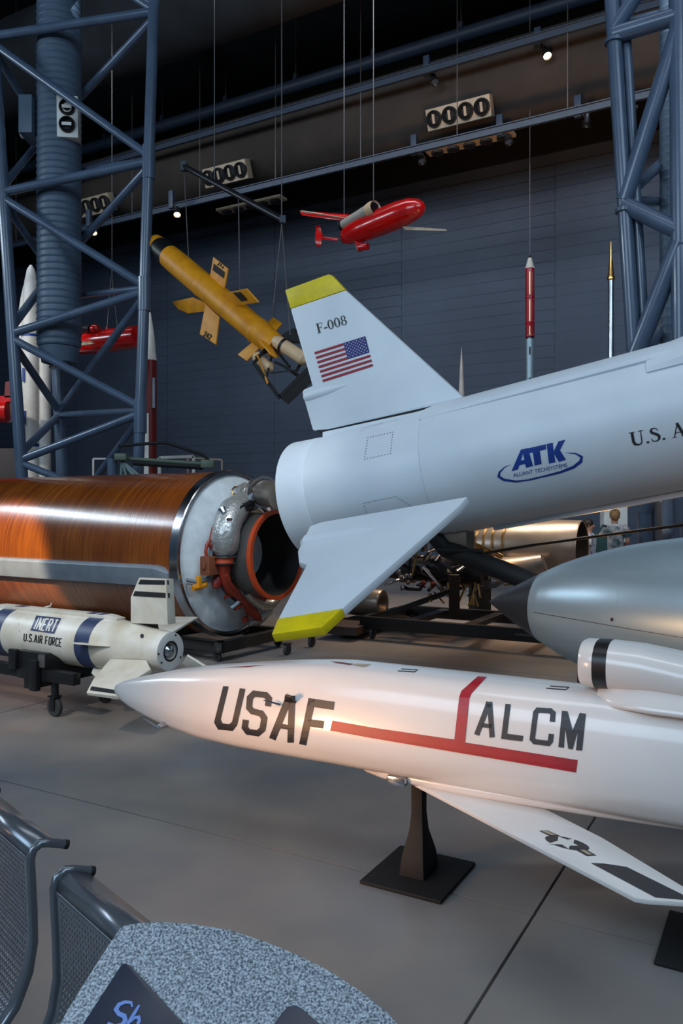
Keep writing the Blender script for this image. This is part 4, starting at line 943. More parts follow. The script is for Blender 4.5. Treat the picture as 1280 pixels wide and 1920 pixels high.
# hanging beam and cables
h0, h1 = P(345, 312, 12.5), P(530, 412, 11.1)
t = thing('hanging_beam', 'dark slanting steel beam the yellow missile hangs from', 'beam', (h0+h1)/2)
MB().cyl(h0, h1, .045, 16).build('beam_tube', M_dkmetal, t)
MB().box(h0, .09, .09, .14).box(h1, .08, .08, .1).build('shackle', M_rail, t)
def cable(a, b, label, r=.008, group=None):
    return tag(MB().tube([a, b], r, 8).build('suspension_cable', M_cable), label, 'cable', group)
cable(h0-Z*.08, P(354, 494, 12.35), 'thin cable from the left end of the hanging beam to the yellow missile nose')
cable(P(447, 372, 11.7), P(450, 577, 11.6), 'thin cable from the middle of the hanging beam down to the yellow missile')
cable(P(528, 420, 11.1), P(510, 597, 11.1), 'left strand of the forked cable holding the yellow missile tail')
cable(P(528, 420, 11.1), P(544, 628, 10.8), 'right strand of the forked cable holding the yellow missile tail')
p = P(528, 405, 11.1); cable(p, V((p.x, p.y, 16.5)), 'long thin cable rising from the right end of the hanging beam')
p = P(402, 345, 12.1); cable(p, V((p.x, p.y, 16.5)), 'long thin cable rising from the middle of the hanging beam')
for o_, yy in ((447, 378), (528, 412), (450, 398)):
    pass
# ================================================================== RED HANGING AIRCRAFT
rp = thing('hanging_aircraft', 'small glossy red winged craft with an engine tube on its back', 'aircraft', P(700, 420, 13.0))
n0 = P(795, 386, 12.0); tl = P(600, 450, 13.4); RD = (tl-n0).normalized(); RL = (tl-n0).length
fus = []
up = (Z-RD*Z.dot(RD)).normalized(); sd_ = RD.cross(up).normalized()
for s, r, ry_, dz in ((0, .01, .01, 0), (.02, .07, .07, 0), (.08, .13, .13, 0), (.2, .18, .18, 0), (.4, .2, .205, -.01), (.7, .20, .21, -.03), (1.0, .18, .20, -.05), (1.25, .14, .16, -.07), (1.38, .05, .12, -.06), (1.40, .03, .05, -.02)):
    fus.append([n0+RD*s*1.18+sd_*r*math.cos(a)+up*(ry_*math.sin(a)+dz) for a in [2*PI*k/28 for k in range(28)]])
MB().loft(fus).build('fuselage', M_glossred, rp, ang=60)
MB().tube([P(690, 462, 12.7), P(672, 464, 12.8)], [.06, .05], 12).prism([P(664, 452, 12.8), P(684, 455, 12.8), P(678, 470, 12.8), P(670, 471, 12.8)], V((.02, .05, 0))).build('ventral_fin', M_glossred, rp, bevel=.01)
e0, e1 = P(703, 389, 12.45), P(640, 424, 13.1)
en = MB().lathe(e0, e1-e0, [(.01, .085), (0, .1), (.03, .112), (.12, .105), ((e1-e0).length, .075), ((e1-e0).length, .001)], 28).build('engine_tube', MATS['steel_cable'], rp, ang=50)
en.data.materials[0] = mat('grey_engine_skin', (176, 166, 154), .5)
MB().lathe(e0, e1-e0, [(.0, .1), (-.01, .11), (.06, .118), (.14, .11)], 28).build('intake_ring', MATS['cream_bottle'], en)
MB().box(e0+RD*0.0, .13, .13, .01, sd_, up, RD).build('intake_grille', M_black, en)
MB().lathe(e1, (e1-e0), [(-.06, .08), (-.06, .088), (0, .088), (0, .07)], 20).build('exhaust_ring', M_blackm, en)
MB().prism([P(562, 398, 13.6), P(566, 404, 13.55), P(688, 420, 12.8), P(684, 408, 12.8)], V((.0, .05, .05))).build('wing', M_glossred, rp, bevel=.006)
rw = MB().prism([P(562, 397, 13.6), P(566, 396, 13.6), P(686, 413, 12.82), P(684, 416, 12.8)], V((0, -.01, .01))).build('wing_edge', MATS['beige_panel'], rp)
MB().prism([P(752, 424, 12.3), P(760, 431, 12.2), P(838, 433, 11.6), P(836, 430, 11.65)], V((0, .03, .012))).build('wing', MATS['beige_panel'], rp)
MB().prism([P(592, 424, 13.5), P(599, 421, 13.5), P(604, 440, 13.4), P(602, 460, 13.4), P(594, 463, 13.5), P(590, 450, 13.5)], V((.01, .03, 0))).build('tail_plate', M_glossred, rp, bevel=.005)
MB().prism([P(602, 443, 13.4), P(634, 447, 13.1), P(632, 451, 13.1), P(603, 449, 13.4)], V((0, .03, .005))).build('stabilizer', M_glossred, rp)
for px, py, Y, lb in ((645, 408, 13.1, 'thin cable to the tail of the hanging red craft'), (700, 376, 12.4, 'thin cable to the engine of the hanging red craft')):
    p = P(px, py, Y); cable(p, V((p.x, p.y, 16.5)), lb)
# ================================================================== ROCKETS BY THE FAR WALL
def vrocket(name, label, px, Y, prof, mats_, cat='rocket'):
    """prof: list of (y pixel, half width pixel, material index); stands on the floor"""
    c = P(px, 950, Y); t = thing(name, label, cat, V((c.x, c.y, 0)))
    segs = []; cur = []
    for i in range(len(prof)-1):
        segs.append((prof[i], prof[i+1]))
    groups = []
    for a, b in segs:
        if groups and groups[-1][0] == a[2]: groups[-1][1].append(b)
        else: groups.append([a[2], [a, b]])
    for mi, pts in groups:
        pl = [(EYE-(y-CY)/FPX*Y, w/FPX*Y) for y, w, _ in pts]
        if pl[-1][0] < .6: pl[-1] = (0.02, pl[-1][1])
        pl = [(z_, max(.001, r)) for z_, r in pl]
        MB().lathe(V((c.x, c.y, 0)), Z, [(z_, r) for z_, r in reversed(pl)], 32).build(mats_[mi][0], mats_[mi][1], t, ang=25)
    return t, c
vr, c = vrocket('sounding_rocket', 'slim rocket with a red slotted section and pale pointed cap', 993, 16.5,
    [(479, 1, 0), (482, 3, 0), (484, 3.5, 1), (504, 9.3, 1), (504, 8.3, 2), (555, 8.6, 2), (556, 9.3, 2), (559, 9.3, 2), (560, 8.6, 2), (605, 8.6, 2), (606, 9.3, 2), (608, 8.6, 2), (632, 8.6, 2), (632, 6.5, 3), (636, 7.6, 4), (720, 7.2, 4), (1200, 7.2, 4)],
    [('tip_cap', M_steel), ('nose_cone', mat('pale_grey_cap', (196, 192, 184), .5)), ('red_section', mat('crimson_paint', (150, 18, 34), .3, coat=.3)), ('dark_joint', M_dkmetal), ('silver_body', MATS['brushed_aluminium'])])
for (y0, y1) in ((509, 552), (562, 602), (611, 628)):
    for dx in (-5.0, -.5, 4.5):
        a = P(993+dx, y0, 16.5-.095+abs(dx)*.003); b = P(993+dx, y1, 16.5-.095+abs(dx)*.003); MB().beam(a, b, .02, .012, V((0, 1, 0))).build('slot_strip', M_gold if dx == -.5 else M_darkred, vr)
for y0, s in ((650, 14), (708, 14)): MB().beam(P(993, y0, 16.4), P(993, y0+s, 16.4), .035, .012, V((0, 1, 0))).build('marking', M_mark, vr)
cable(V((c.x, c.y, P(993, 480, 16.5).z)), V((c.x, c.y, 16.5)), 'long dark cable rising above the slim red and silver rocket')
vrocket('sounding_rocket', 'slim silver rocket with a gold needle nose beside the right tower', 1145, 16.3,
    [(452, .4, 0), (480, 2.4, 0), (518, 6.4, 0), (521, 7.4, 0), (524, 7.4, 0), (526, 5.6, 1), (536, 5.4, 1), (700, 5.4, 1), (1200, 5.4, 1)], [('needle_nose', M_gold), ('silver_body', M_steel)])
vrocket('sounding_rocket', 'pale grey needle nose showing behind the white fin tip', 865, 17.0,
    [(651, .3, 0), (690, 3.2, 0), (745, 6.0, 0), (1150, 6.5, 0)], [('needle_body', mat('pale_needle', (190, 176, 168), .45))])
vr, c = vrocket('tall_missile', 'tall missile with white nose and dark red body behind the left tower', 281, 16.0,
    [(580, .5, 0), (600, 4, 0), (630, 8.5, 0), (676, 12.5, 0), (676, 12.5, 1), (1200, 12.5, 1)], [('white_nose', M_white), ('red_body', M_darkred)])
MB().beam(P(274, 775, 15.86), P(274, 890, 15.86), .10, .02, V((0, 1, 0))).build('white_stripe', M_white, vr)
MB().beam(P(288, 708, 15.86), P(288, 765, 15.86), .05, .02, V((0, 1, 0))).build('grey_slot', M_grey, vr)
vr, c = vrocket('launch_rocket', 'tall white model rocket with side boosters at the left edge', 58, 16.5,
    [(497, 2, 0), (505, 7, 0), (530, 12, 0), (560, 14, 0), (585, 16, 0), (628, 17, 0), (628, 17.3, 1), (633, 17.3, 1), (633, 17, 0), (832, 17, 0), (832, 17.3, 1), (838, 17.3, 1), (838, 17, 0), (1200, 17, 0)], [('white_core', M_white), ('blue_ring', M_blue)])
for dx, y0, w in ((24, 640, 13), (-14, 560, 9)):
    cc_ = P(58+dx, 950, 16.6); pl = [(EYE-(y-CY)/FPX*16.6, r/FPX*16.6) for y, r in ((y0-25, .3), (y0, w*.6), (y0+25, w), (1200, w))]; pl[-1] = (.02, pl[-1][1])
    MB().lathe(V((cc_.x, cc_.y, 0)), Z, list(reversed(pl)), 24).build('side_booster', M_white, vr)
for y0, x0 in ((690, 44), (770, 46)): MB().beam(P(x0, y0, 16.3), P(x0, y0+26, 16.3), .05, .01, V((0, 1, 0))).build('blue_marking', M_blue, vr)
# red craft hanging behind the left tower
t = thing('hanging_drone', 'glossy red bomb-shaped craft hanging behind the left truss tower', 'aircraft', P(205, 640, 15.0))
a, b = P(140, 647, 15.4), P(262, 631, 14.8); L_ = (b-a).length
MB().lathe(a, b-a, [(0, .001), (.01, .12), (.08, .19), (L_*.5, .22), (L_-.05, .2), (L_, .1), (L_+.01, .001)], 32).build('drone_body', M_glossred, t, ang=50)
MB().ball(P(178, 617, 15.0), .09, 20, 1.2, 1, 1).build('engine_pod', M_glossred, t)
MB().tube([P(160, 616, 15.1), P(170, 617, 15.0)], .07, 12).build('engine_block', M_dkmetal, t)
MB().prism([P(145, 650, 14.9), P(180, 645, 14.7), P(174, 640, 14.7), P(145, 641, 14.9)], V((0, -.05, 0))).build('stub_wing', MATS['cream_bottle'], t)
MB().tube([P(200, 612, 15.0), P(202, 634, 15.0)], .02, 8).build('lug', M_glossred, t)
cable(P(201, 612, 15.0), P(208, 520, 15.0), 'left strand of the sling above the red craft behind the tower')
cable(P(220, 612, 15.0), P(210, 520, 15.0), 'right strand of the sling above the red craft behind the tower')
p = P(210, 520, 15.0); cable(p, V((p.x, p.y, 16.5)), 'long thin cable above the red craft behind the left tower')
# red craft at the left edge
t = thing('red_drone', 'red finned craft cut off by the left edge of the view', 'aircraft', P(0, 770, 15.5))
MB().lathe(P(-60, 772, 15.7), (1, 0, 0), [(0, .001), (.01, .2), (.8, .22), (.84, .15), (.84, .001)], 28).build('drone_body', M_glossred, t, ang=50)
MB().prism([P(10, 716, 15.6), P(20, 714, 15.6), P(21, 745, 15.6), P(8, 745, 15.6)], V((0, .05, 0))).build('tail_fin', M_darkred, t)
MB().prism([P(-30, 742, 15.6), P(20, 742, 15.6), P(20, 752, 15.6), P(-30, 760, 15.6)], V((0, .3, 0))).build('stabilizer', M_glossred, t)
MB().cyl(P(-20, 792, 15.7), V((P(-20, 792, 15.7).x, 15.7, 0)), .06, 12).build('pylon', M_dkmetal, t)
t = tag(MB().box(V((P(-10, 850, 14.8).x, 14.8, 1.36)), 1.0, .3, 2.72).build('display_board', M_dkpanel, bevel=.02), 'dark brown display board standing at the left edge', 'display board')
t = tag(MB().box(V((P(85, 850, 15.3).x, 15.3, 1.05)), .35, .3, 2.1).build('display_board', M_blackm, bevel=.02), 'narrow dark display board behind the left truss tower', 'display board')
# white framed panels
def framed(name, x0, y0, x1, y1, Y, label, m, w=.05):
    t = thing(name, label, 'display case', V((P((x0+x1)/2, 0, Y).x, Y, 0)))
    a = P(x0, y0, Y); b = P(x1, y1, Y); f = MB()
    for q, r_ in ((V((a.x, Y, 0)), V((a.x, Y, a.z))), (V((b.x, Y, 0)), V((b.x, Y, b.z))), (V((a.x, Y, a.z)), V((b.x, Y, b.z)))): f.beam(q, r_, w, w, V((0, 1, 0)))
    f.build('case_frame', m, t)
    MB().box(V(((a.x+b.x)/2, Y+.03, a.z/2*.5)), b.x-a.x, .03, a.z*.5).build('plinth', M_grey, t)
    return t
framed('display_case', 299, 858, 363, 856, 14.0, 'white framed display case behind the top of the amber motor', M_white)
framed('display_case', 175, 860, 208, 860, 14.2, 'white framed case corner beneath the left truss tower', M_white, .03)
framed('display_case', 352, 858, 416, 862, 15.0, 'thin pinkish framed case to the right of the white one', MATS['beige_panel'], .03)
# handling frame behind the motor
t = thing('support_frame', 'green and black tubular handling frame behind the amber motor', 'frame', G(300, 1100))
Yf = 11.9
f = MB().tube([P(x, y, Yf) for x, y in ((222, 836), (300, 830), (315, 831), (380, 853), (390, 862), (395, 868))], .024, 10); f.build('top_tube', M_blackm, t)
MB().tube([P(240, 860, Yf), P(385, 870, Yf)], .030, 10).build('lower_tube', M_olive, t)
MB().tube([P(250, 868, Yf), P(380, 876, Yf)], .040, 10).build('dark_tube', M_blackm, t)
for x1 in (226, 240, 262, 276): MB().tube([P(228, 863, Yf), P(x1, 905, Yf)], .03 if x1 == 262 else .02, 10).build('green_strut', mat('grey_green_paint', (120, 142, 138), .4) if 'grey_green_paint' not in MATS else MATS['grey_green_paint'], t)
MB().box(P(228, 857, Yf-.05), .18, .18, .10).build('left_knuckle', M_olive, t, bevel=.02)
MB().box(P(390, 870, Yf-.05), .2, .16, .12).build('right_knuckle', M_olive, t, bevel=.02)
p = P(210, 860, Yf); q = P(386, 890, Yf)
MB().cyl(p, V((p.x, p.y, 0)), .07, 12).build('post', M_truss, t); MB().cyl(q, V((q.x, q.y, 0)), .05, 12).build('post', M_truss, t)
# ================================================================== JET ENGINE AND GEAR IN THE BACKGROUND
JC = P(1092, 1033, 11.2)
je = thing('jet_engine', 'heat-tinted bronze jet engine with wide open round intake', 'engine', V((JC.x, JC.y, 0))-U*1.0)
MB().lathe(JC, U, [(-1.9, .001), (-1.9, .20), (-1.6, .26), (-1.3, .36), (-.95, .405), (-.6, .43), (-.3, .435), (-.03, .43), (0, .42), (-.012, .41)], 64).build('engine_shell', M_bronze, je, ang=60)
MB().lathe(JC, U, [(-.010, .412), (-.5, .33), (-.7, .12), (-.72, .001)], 48).build('intake_throat', M_blackm, je)
for s, r in ((-1.62, .27), (-1.48, .31), (-1.34, .36), (-1.20, .385), (-1.04, .41)):
    MB().lathe(JC, U, [(s-.012, r-.02), (s-.012, r+.012), (s+.012, r+.014), (s+.012, r-.02)], 48).build('flange_ring', M_gold, je)
e1_ = P(960, 1075, 10.95)
MB().tube([P(925, 1062, 11.2), P(950, 1072, 11.0), P(985, 1068, 10.9), P(1020, 1055, 10.8)], [.15, .2, .19, .12], 24).build('accessory_case', M_bronze, je, ang=60)
MB().tube([P(858, 1008, 10.6), P(915, 1032, 10.8), P(940, 1044, 10.9)], .035, 10).build('warm_lit_edge', M_gold, je)  # gold tube stands in for warm light along the far fin's edge
for i in range(4): MB().tube([P(905+i*3, 1105-i*4, 10.6), P(930, 1100-i*3, 10.6), P(960, 1082, 10.7)], .012, 6).build('thin_pipe', M_dkmetal, je)
p = V((JC.x, JC.y, 0))-U*.6
for k_ in (0, .9): MB().box(p-U*k_+Z*.30, .12, .65, .6, U, W, Z).build('engine_stand', M_blackm, je)
# rocket engine full of pipes
rc = P(835, 1068, 10.6)
re_ = thing('rocket_engine', 'tangle of dark pipes and struts of a rocket engine under the white fin', 'engine', V((rc.x, rc.y, .25)))
MB().lathe(rc-U*.95, U, [(0, .001), (0, .14), (.3, .16), (.32, .2), (.5, .2), (.52, .17), (.9, .19), (.92, .23), (1.1, .24), (1.5, .2), (1.5, .001)], 40).build('combustion_chamber', M_dkmetal, re_, ang=30)
rnd = random.Random(5)
zz = lambda x, y, Y=10.4: P(620+x/3.765, 980+y/3.765, Y)
for i in range(30):
    x = rnd.uniform(480, 1050); y = rnd.uniform(150, 440); pts = [zz(x, y, rnd.uniform(10.1, 10.9))]
    for k in range(rnd.randint(2, 4)):
        x += rnd.uniform(-90, 110); y += rnd.uniform(-70, 90); pts.append(zz(min(x, 1120), min(max(y, 130), 520), rnd.uniform(10.1, 10.8)))
    MB().tube(pts, rnd.choice((.012, .018, .025)), 8).build('pipe', rnd.choice((M_dkmetal, M_dkmetal, M_blackm, M_steel, M_bronze)), re_)
for x, y in ((480, 345), (495, 385), (530, 375), (560, 375), (505, 460), (655, 425), (720, 435), (545, 420)):
    MB().ball(zz(x, y, 10.2), .035, 10).build('valve', rnd.choice((M_gold, M_bronze, M_steel, M_darkred)), re_)
MB().lathe(zz(700, 130, 10.5), Z, [(-.14, .001), (-.14, .12), (.05, .12), (.1, .06), (.1, .001)], 20).build('turbopump', M_steel, re_)
for a, b, r in (((610, 200), (575, 370), .014), ((650, 310), (835, 520), .022), ((1020, 420), (985, 580), .012), ((1005, 500), (970, 590), .012), ((1008, 500), (1004, 585), .014), ((1005, 490), (1040, 590), .014), ((1040, 430), (1055, 530), .016), ((955, 440), (900, 570), .014), ((700, 500), (700, 560), .025), ((860, 490), (880, 430), .012), ((905, 440), (925, 455), .012), ((828, 425), (830, 470), .016), ((730, 490), (800, 570), .012)):
    MB().tube([zz(*a, 10.15), zz(*b, 10.15)], r, 8).build('strut', M_gold if r in (.012, .014, .016, .025) else M_steel, re_)  # gold colour stands in for yellow light falling on the struts
# cart below
ca = G(690, 1197); 
CN = V((ca.x, ca.y, 0))
def cg(s, w, z): return CN+U*s+W*w+Z*z
t = thing('engine_cart', 'low black flat cart carrying the piped rocket engine', 'cart', cg(1, .5, 0))
MB().box(cg(1.55, 0, .20), 3.3, .08, .15, U, W, Z).box(cg(1.55, 1.3, .20), 3.3, .08, .15, U, W, Z).box(cg(-.08, .65, .20), .08, 1.3, .15, U, W, Z).box(cg(3.16, .65, .20), .08, 1.3, .15, U, W, Z).build('cart_frame', M_black, t, bevel=.006)
for s in (.55, 1.3, 2.0): MB().box(cg(s, .65, .235), .14, 1.25, .06, U, W, Z).build('crossbar', M_dkmetal, t)
MB().beam(cg(.1, .3, .28), cg(.95, .5, .62), .07, .05).beam(cg(.1, .9, .28), cg(.95, .8, .62), .07, .05).beam(cg(.95, .5, .26), cg(.95, .5, .8), .12, .12, V((1, 0, 0))).build('engine_support', M_blackm, t)
for s, w in ((.05, .03), (.05, 1.25), (3.1, .03), (3.1, 1.25)): caster(cg(s, w, 0), U, t, .07)
MB().box(cg(2.02, -.043, .205), .26, .004, .02, U, W, Z).build('stencil_plate', MATS['steel_cable'], t)
# brown barrel and flat wooden sled on the floor, lower left of the cart
c = P(700, 1130, 10.6)
t = thing('exhaust_can', 'dark brown metal can lying behind the end of the black cart', 'metal can', V((c.x, c.y, c.z-.18)))
MB().lathe(c, U, [(-.5, .001), (-.5, .17), (-.48, .18), (.12, .18), (.14, .17), (.14, .13), (0, .001)], 32).build('can_body', M_bronze, t)
c = G(590, 1215)
t = thing('equipment_sled', 'low brown sled with two round holes on the floor behind the yellow fin tip', 'sled', c)
MB().beam(G(560, 1222)+Z*.12+W*.9, G(690, 1180)+Z*.12+W*.9, .5, .10).build('sled_deck', M_dkpanel, t)
MB().box(G(634, 1187)+Z*.1+W*.3, .2, .05, .12, U, W, Z).build('end_block', MATS['brown_phenolic'], t)
for dx in (-4, 4): MB().lathe(P(631+dx, 1181, (G(634, 1187)+W*.3).y-.03), -W, [(0, .018), (.01, .018), (.01, .001)], 14).build('hole', M_blackm, t)
caster(G(538, 1228), UM, t, .06); caster(G(584, 1213), UM, t, .06)
# pillars and a second white panel
for px, w, Y, y1, lb in ((1150, 44, 15.6, 935, 'white pillar panel behind the woman in the patterned shirt'), (886, 18, 15.6, 985, 'narrow white pillar behind the gold lit edge')):
    c = P(px, 1000, Y); h = 1.95
    tag(MB().box(V((c.x, Y, h/2)), w/FPX*Y, .25, h).build('white_pillar', M_white, bevel=.01), lb, 'pillar')
c = V((P(1345, 1000, 13.5).x, 13.5, 0))
t = thing('display_table', 'dark table with a bright edge strip at the right behind the tank', 'table', c)
MB().box(c+Z*1.75, 2.2, .5, .04, U, W, Z).build('shelf_strip', M_white, t); MB().box(c+Z*1.50, 2.4, .6, .14, U, W, Z).build('table_top', M_dkpanel, t); MB().box(c+Z*.87-U*.8, .12, .4, 1.74, U, W, Z).build('table_leg', M_dkpanel, t); MB().box(c+Z*.87+U*.8, .12, .4, 1.74, U, W, Z).build('table_leg', M_dkpanel, t)
# ================================================================== PEOPLE
def person(name, label, px, Y, h, yaw, shirt, hair, long_hair, arm):
    c = P(px, 950, Y); base = V((c.x, c.y, 0)); t = thing(name, label, 'person', base); k = h/1.70
    R_ = Matrix.Rotation(yaw, 3, 'Z')
    def q(x, y, z): return R_@V((x*k, y*k, z*k))   # faces -Y locally
    verts = []; edges = []; rad = []
    def chain(pts, start=None):
        prev = start
        for p, r in pts:
            verts.append(q(*p)); rad.append(r*k); i = len(verts)-1
            if prev is not None: edges.append((prev, i))
            prev = i
        return prev
    pel = chain([((0, 0, .95), .13)]); ch = chain([((0, 0, 1.10), .12), ((0, .0, 1.28), .14)], pel); nk = chain([((0, .01, 1.42), .07), ((0, 0, 1.48), .055)], ch)
    chain([((0, -.01, 1.56), .088), ((0, -.01, 1.64), .078)], nk)
    for s in (-1, 1):
        chain([((s*.09, 0, .86), .095), ((s*.10, -.01, .50), .06), ((s*.105, .01, .10), .042), ((s*.11, -.04, .04), .04), ((s*.12, -.16, .03), .03)], pel)
        if arm: a = [((s*.19, 0, 1.36), .055), ((s*.25, .0, 1.10), .045), ((s*.20, -.22, 1.02), .034), ((s*.16, -.28, 1.03), .026)]
        else: a = [((s*.19, 0, 1.36), .055), ((s*.24, .01, 1.08), .044), ((s*.25, -.03, .85), .032), ((s*.25, -.05, .79), .03)]
        w_ = chain(a, ch)
        e = verts[w_]; lp = a[-1][0]
        for f in range(4): chain([((lp[0]+(f-1.5)*.018, lp[1]-.05, lp[2]-.01*(f % 2)-.01), .009), ((lp[0]+(f-1.5)*.02, lp[1]-.09, lp[2]-.03), .008)], w_)
        chain([((lp[0]-s*.035, lp[1]-.03, lp[2]+.01), .009), ((lp[0]-s*.045, lp[1]-.06, lp[2]), .008)], w_)
    me = bpy.data.meshes.new('body'); me.from_pydata([tuple(v) for v in verts], edges, []); o = bpy.data.objects.new('body', me); COL.objects.link(o); o.parent = t; ORG[o.name] = base
    me.materials.append(M_skin)
    sk = o.modifiers.new('skin', 'SKIN'); sk.use_smooth_shade = True
    for i, v in enumerate(me.skin_vertices[0].data): v.radius = (rad[i], rad[i]); v.use_root = (i == 0)
    ss_ = o.modifiers.new('sub', 'SUBSURF'); ss_.levels = 2; ss_.render_levels = 2
    w = lambda *a: base+q(*a)
    # face
    MB().lathe(w(0, -.085, 1.575), q(0, -1, -.3), [(0, .018*k), (.03*k, .008*k), (.032*k, .001)], 10).build('nose', M_skin, t)
    for s in (-1, 1):
        MB().ball(w(s*.03, -.088, 1.60), .010*k, 8).build('eye', M_white, t)
        MB().ball(w(s*.088, .0, 1.585), .022*k, 10, .4, 1, 1.3).build('ear', M_skin, t)
    MB().box(w(0, -.092, 1.535), .045*k, .008, .010*k, q(1, 0, 0)).build('mouth', M_darkred, t)
    hp = MB(); hp.ball(w(0, .018, 1.635), .100*k, 24, 1, 1.06, 1.02)
    if long_hair: hp.ball(w(0, .07, 1.60), .085*k, 20, 1, .8, 1.1); hp.ball(w(0.01, .075, 1.73), .035*k, 14)
    hp.build('hair', hair, t)
    # clothes
    def ring(z, rx, ry, yo=0): return [w(rx*math.cos(a), yo+ry*math.sin(a), z) for a in [2*PI*i/24 for i in range(24)]]
    MB().loft([ring(.90, .175, .135), ring(1.05, .165, .13), ring(1.22, .185, .145), ring(1.34, .20, .14), ring(1.40, .175, .115), ring(1.445, .085, .08)], cap=False).build('shirt', shirt, t, ang=70)
    for s in (-1, 1):
        MB().tube([w(s*.15, 0, 1.385), w(s*.20, 0, 1.34), w(s*.235, .0, 1.20)], [.07*k, .075*k, .07*k], 14).build('sleeve', shirt, t)
        MB().tube([w(s*.085, 0, .92), w(s*.098, -.01, .50), w(s*.105, .01, .10)], [.12*k, .085*k, .07*k], 16).build('trouser_leg', M_jean, t)
        MB().box(w(s*.115, -.07, .045), .09*k, .26*k, .07, q(1, 0, 0), q(0, 1, 0)).build('shoe', M_dkmetal, t, bevel=.02)
    return t
wo = person('person', 'person seen from behind with tied-up blond hair and a patterned top', 1152, 14.3, 1.58, math.radians(170), M_shirt, M_hair, True, True)
person('person', 'younger person in a pale printed tee beside the engine intake', 1104, 13.6, 1.42, math.radians(70), M_tee, M_dhair, False, False)
t = thing('shoulder_bag', 'teal green shoulder bag at the left side of the blond person', 'bag', P(1128, 1030, 14.1)-Z*.25)
MB().box(P(1124, 1022, 14.05), .24, .12, .34).build('bag_body', mat('teal_cloth', (40, 78, 78), .85), t, bevel=.03); MB().tube([P(1116, 1006, 14.05), P(1130, 985, 14.2), P(1148, 990, 14.45)], .02, 8).build('strap', MATS['teal_cloth'], t)
# ================================================================== FOREGROUND SEATS AND PANEL
SE = V((.666, -.746, 0)).normalized(); SW = V((-SE.y*-1, 0, 0)); SW = V((-.746, -.666, 0)).normalized()   # along the row / toward the sitter
def seat(c0, label, wid=.50):
    """c0: crest point of the left end, on the back's front face"""
    base = V((c0.x, c0.y, 0)); t = thing('perforated_seat', label, 'seat', base, None)
    back = [(.065, .42), (.03, .46), (.0, .53), (-.012, .60), (-.010, .68), (-.006, .76), (-.004, .80)]
    roll = [(-.004, .80), (-.010, .822), (-.028, .833), (-.048, .829), (-.078, .818)]
    pan = [(.50, .385), (.48, .415), (.44, .425), (.30, .405), (.16, .395)]
    def pt(s, wz): return base+SE*s+SW*wz[0]+Z*wz[1]
    def sheet(pf, s0, s1): 
        m = MB(); vs = []; 
        for q_ in pf: vs += [pt(s0, q_), pt(s1, q_)]
        return m.add(vs, [(2*i, 2*i+1, 2*i+3, 2*i+2) for i in range(len(pf)-1)])
    def dense(pf, d):
        out = [pf[0]]
        for i in range(len(pf)-1):
            L = math.dist(pf[i], pf[i+1]); n = max(1, round(L/d))
            out += [(pf[i][0]+(pf[i+1][0]-pf[i][0])*k/n, pf[i][1]+(pf[i+1][1]-pf[i][1])*k/n) for k in range(1, n+1)]
        return out
    def perf(pf, name, s0, s1):
        rows = dense(pf, .0135); m = MB(); nc = int((s1-s0)/.0135); d = (s1-s0)/nc
        for j in range(len(rows)-1):
            for i in range(nc):
                a = s0+i*d; b = a+d; off = 0
                def L(u, v): return pt(a+(b-a)*u, (rows[j][0]*(1-v)+rows[j+1][0]*v, rows[j][1]*(1-v)+rows[j+1][1]*v))
                edge = i < 2 or i > nc-3 or j < 1 or j > len(rows)-3
                if edge: m.add([L(0, 0), L(1, 0), L(1, 1), L(0, 1)], [(0, 1, 2, 3)]); continue
                o_ = [L(0, 0), L(.5, 0), L(1, 0), L(1, .5), L(1, 1), L(.5, 1), L(0, 1), L(0, .5)]
                sh = .0
                n_ = [L(.5+.33*math.cos(x), .5+.33*math.sin(x)) for x in [math.radians(g) for g in (225, 270, 315, 0, 45, 90, 135, 180)]]
                m.add(o_+n_, [(k, (k+1) % 8, 8+(k+1) % 8, 8+k) for k in range(8)])
        o_ = m.build(name, M_chair, t, ang=60); md = o_.modifiers.new('solid', 'SOLIDIFY'); md.thickness = .002
        return o_
    perf(list(reversed(back)), 'backrest', .012, wid-.012); perf(pan, 'seat_pan', .012, wid-.012)
    rl = sheet(roll, .012, wid-.012); o_ = rl.build('top_roll', M_chair, t, ang=80); md = o_.modifiers.new('solid', 'SOLIDIFY'); md.thickness = .003
    fr = sheet([(.16, .395), (.11, .398), (.065, .42)], .012, wid-.012); fr.build('rear_lip', M_chair, t)
    for s in (0.004, wid-.004):
        pf = [(-.088, .814)]+list(reversed(roll))+list(reversed(back))[1:]+[(.09, .40), (.16, .385), (.30, .395), (.44, .412), (.49, .40), (.51, .375)]
        sm = dense(pf, .03)
        MB().tube([pt(s, q_) for q_ in sm], .011, 12).build('side_tube', M_chair, t)
        MB().cyl(pt(s, (-.086, .815)), pt(s, (-.096, .811)), .0115, 12).build('end_plug', M_blackm, t)
    return t
c1 = P(55, 1590, 1.92); c2 = P(97, 1640, 1.78)
w_ = .5
seat(c2, 'second perforated metal seat, tucked behind the speckled panel')
seat(V((c1.x, c1.y, 0))-SE*w_, 'perforated metal seat cut off by the left edge of the view')
t = thing('seat_beam', 'dark steel beam on feet joining the row of perforated seats', 'seat beam', V((c2.x, c2.y, 0)))
cb = V((c2.x, c2.y, 0))+SW*.22
MB().box(cb+SE*-.3+Z*.34, 2.2, .06, .05, SE, SW, Z).build('beam', M_chair, t, bevel=.006)
for s in (-1.1, .55):
    MB().tube([cb+SE*s+Z*.32, cb+SE*s+Z*.04], .025, 12).tube([cb+SE*s+SW*.28+Z*.02, cb+SE*s+Z*.05, cb+SE*s-SW*.28+Z*.02], .02, 12).build('foot', M_chair, t)
for s in (-.06, .25): MB().box(cb+SE*s+Z*.375, .05, .2, .02, SE, SW, Z).build('seat_bracket', M_chair, t)
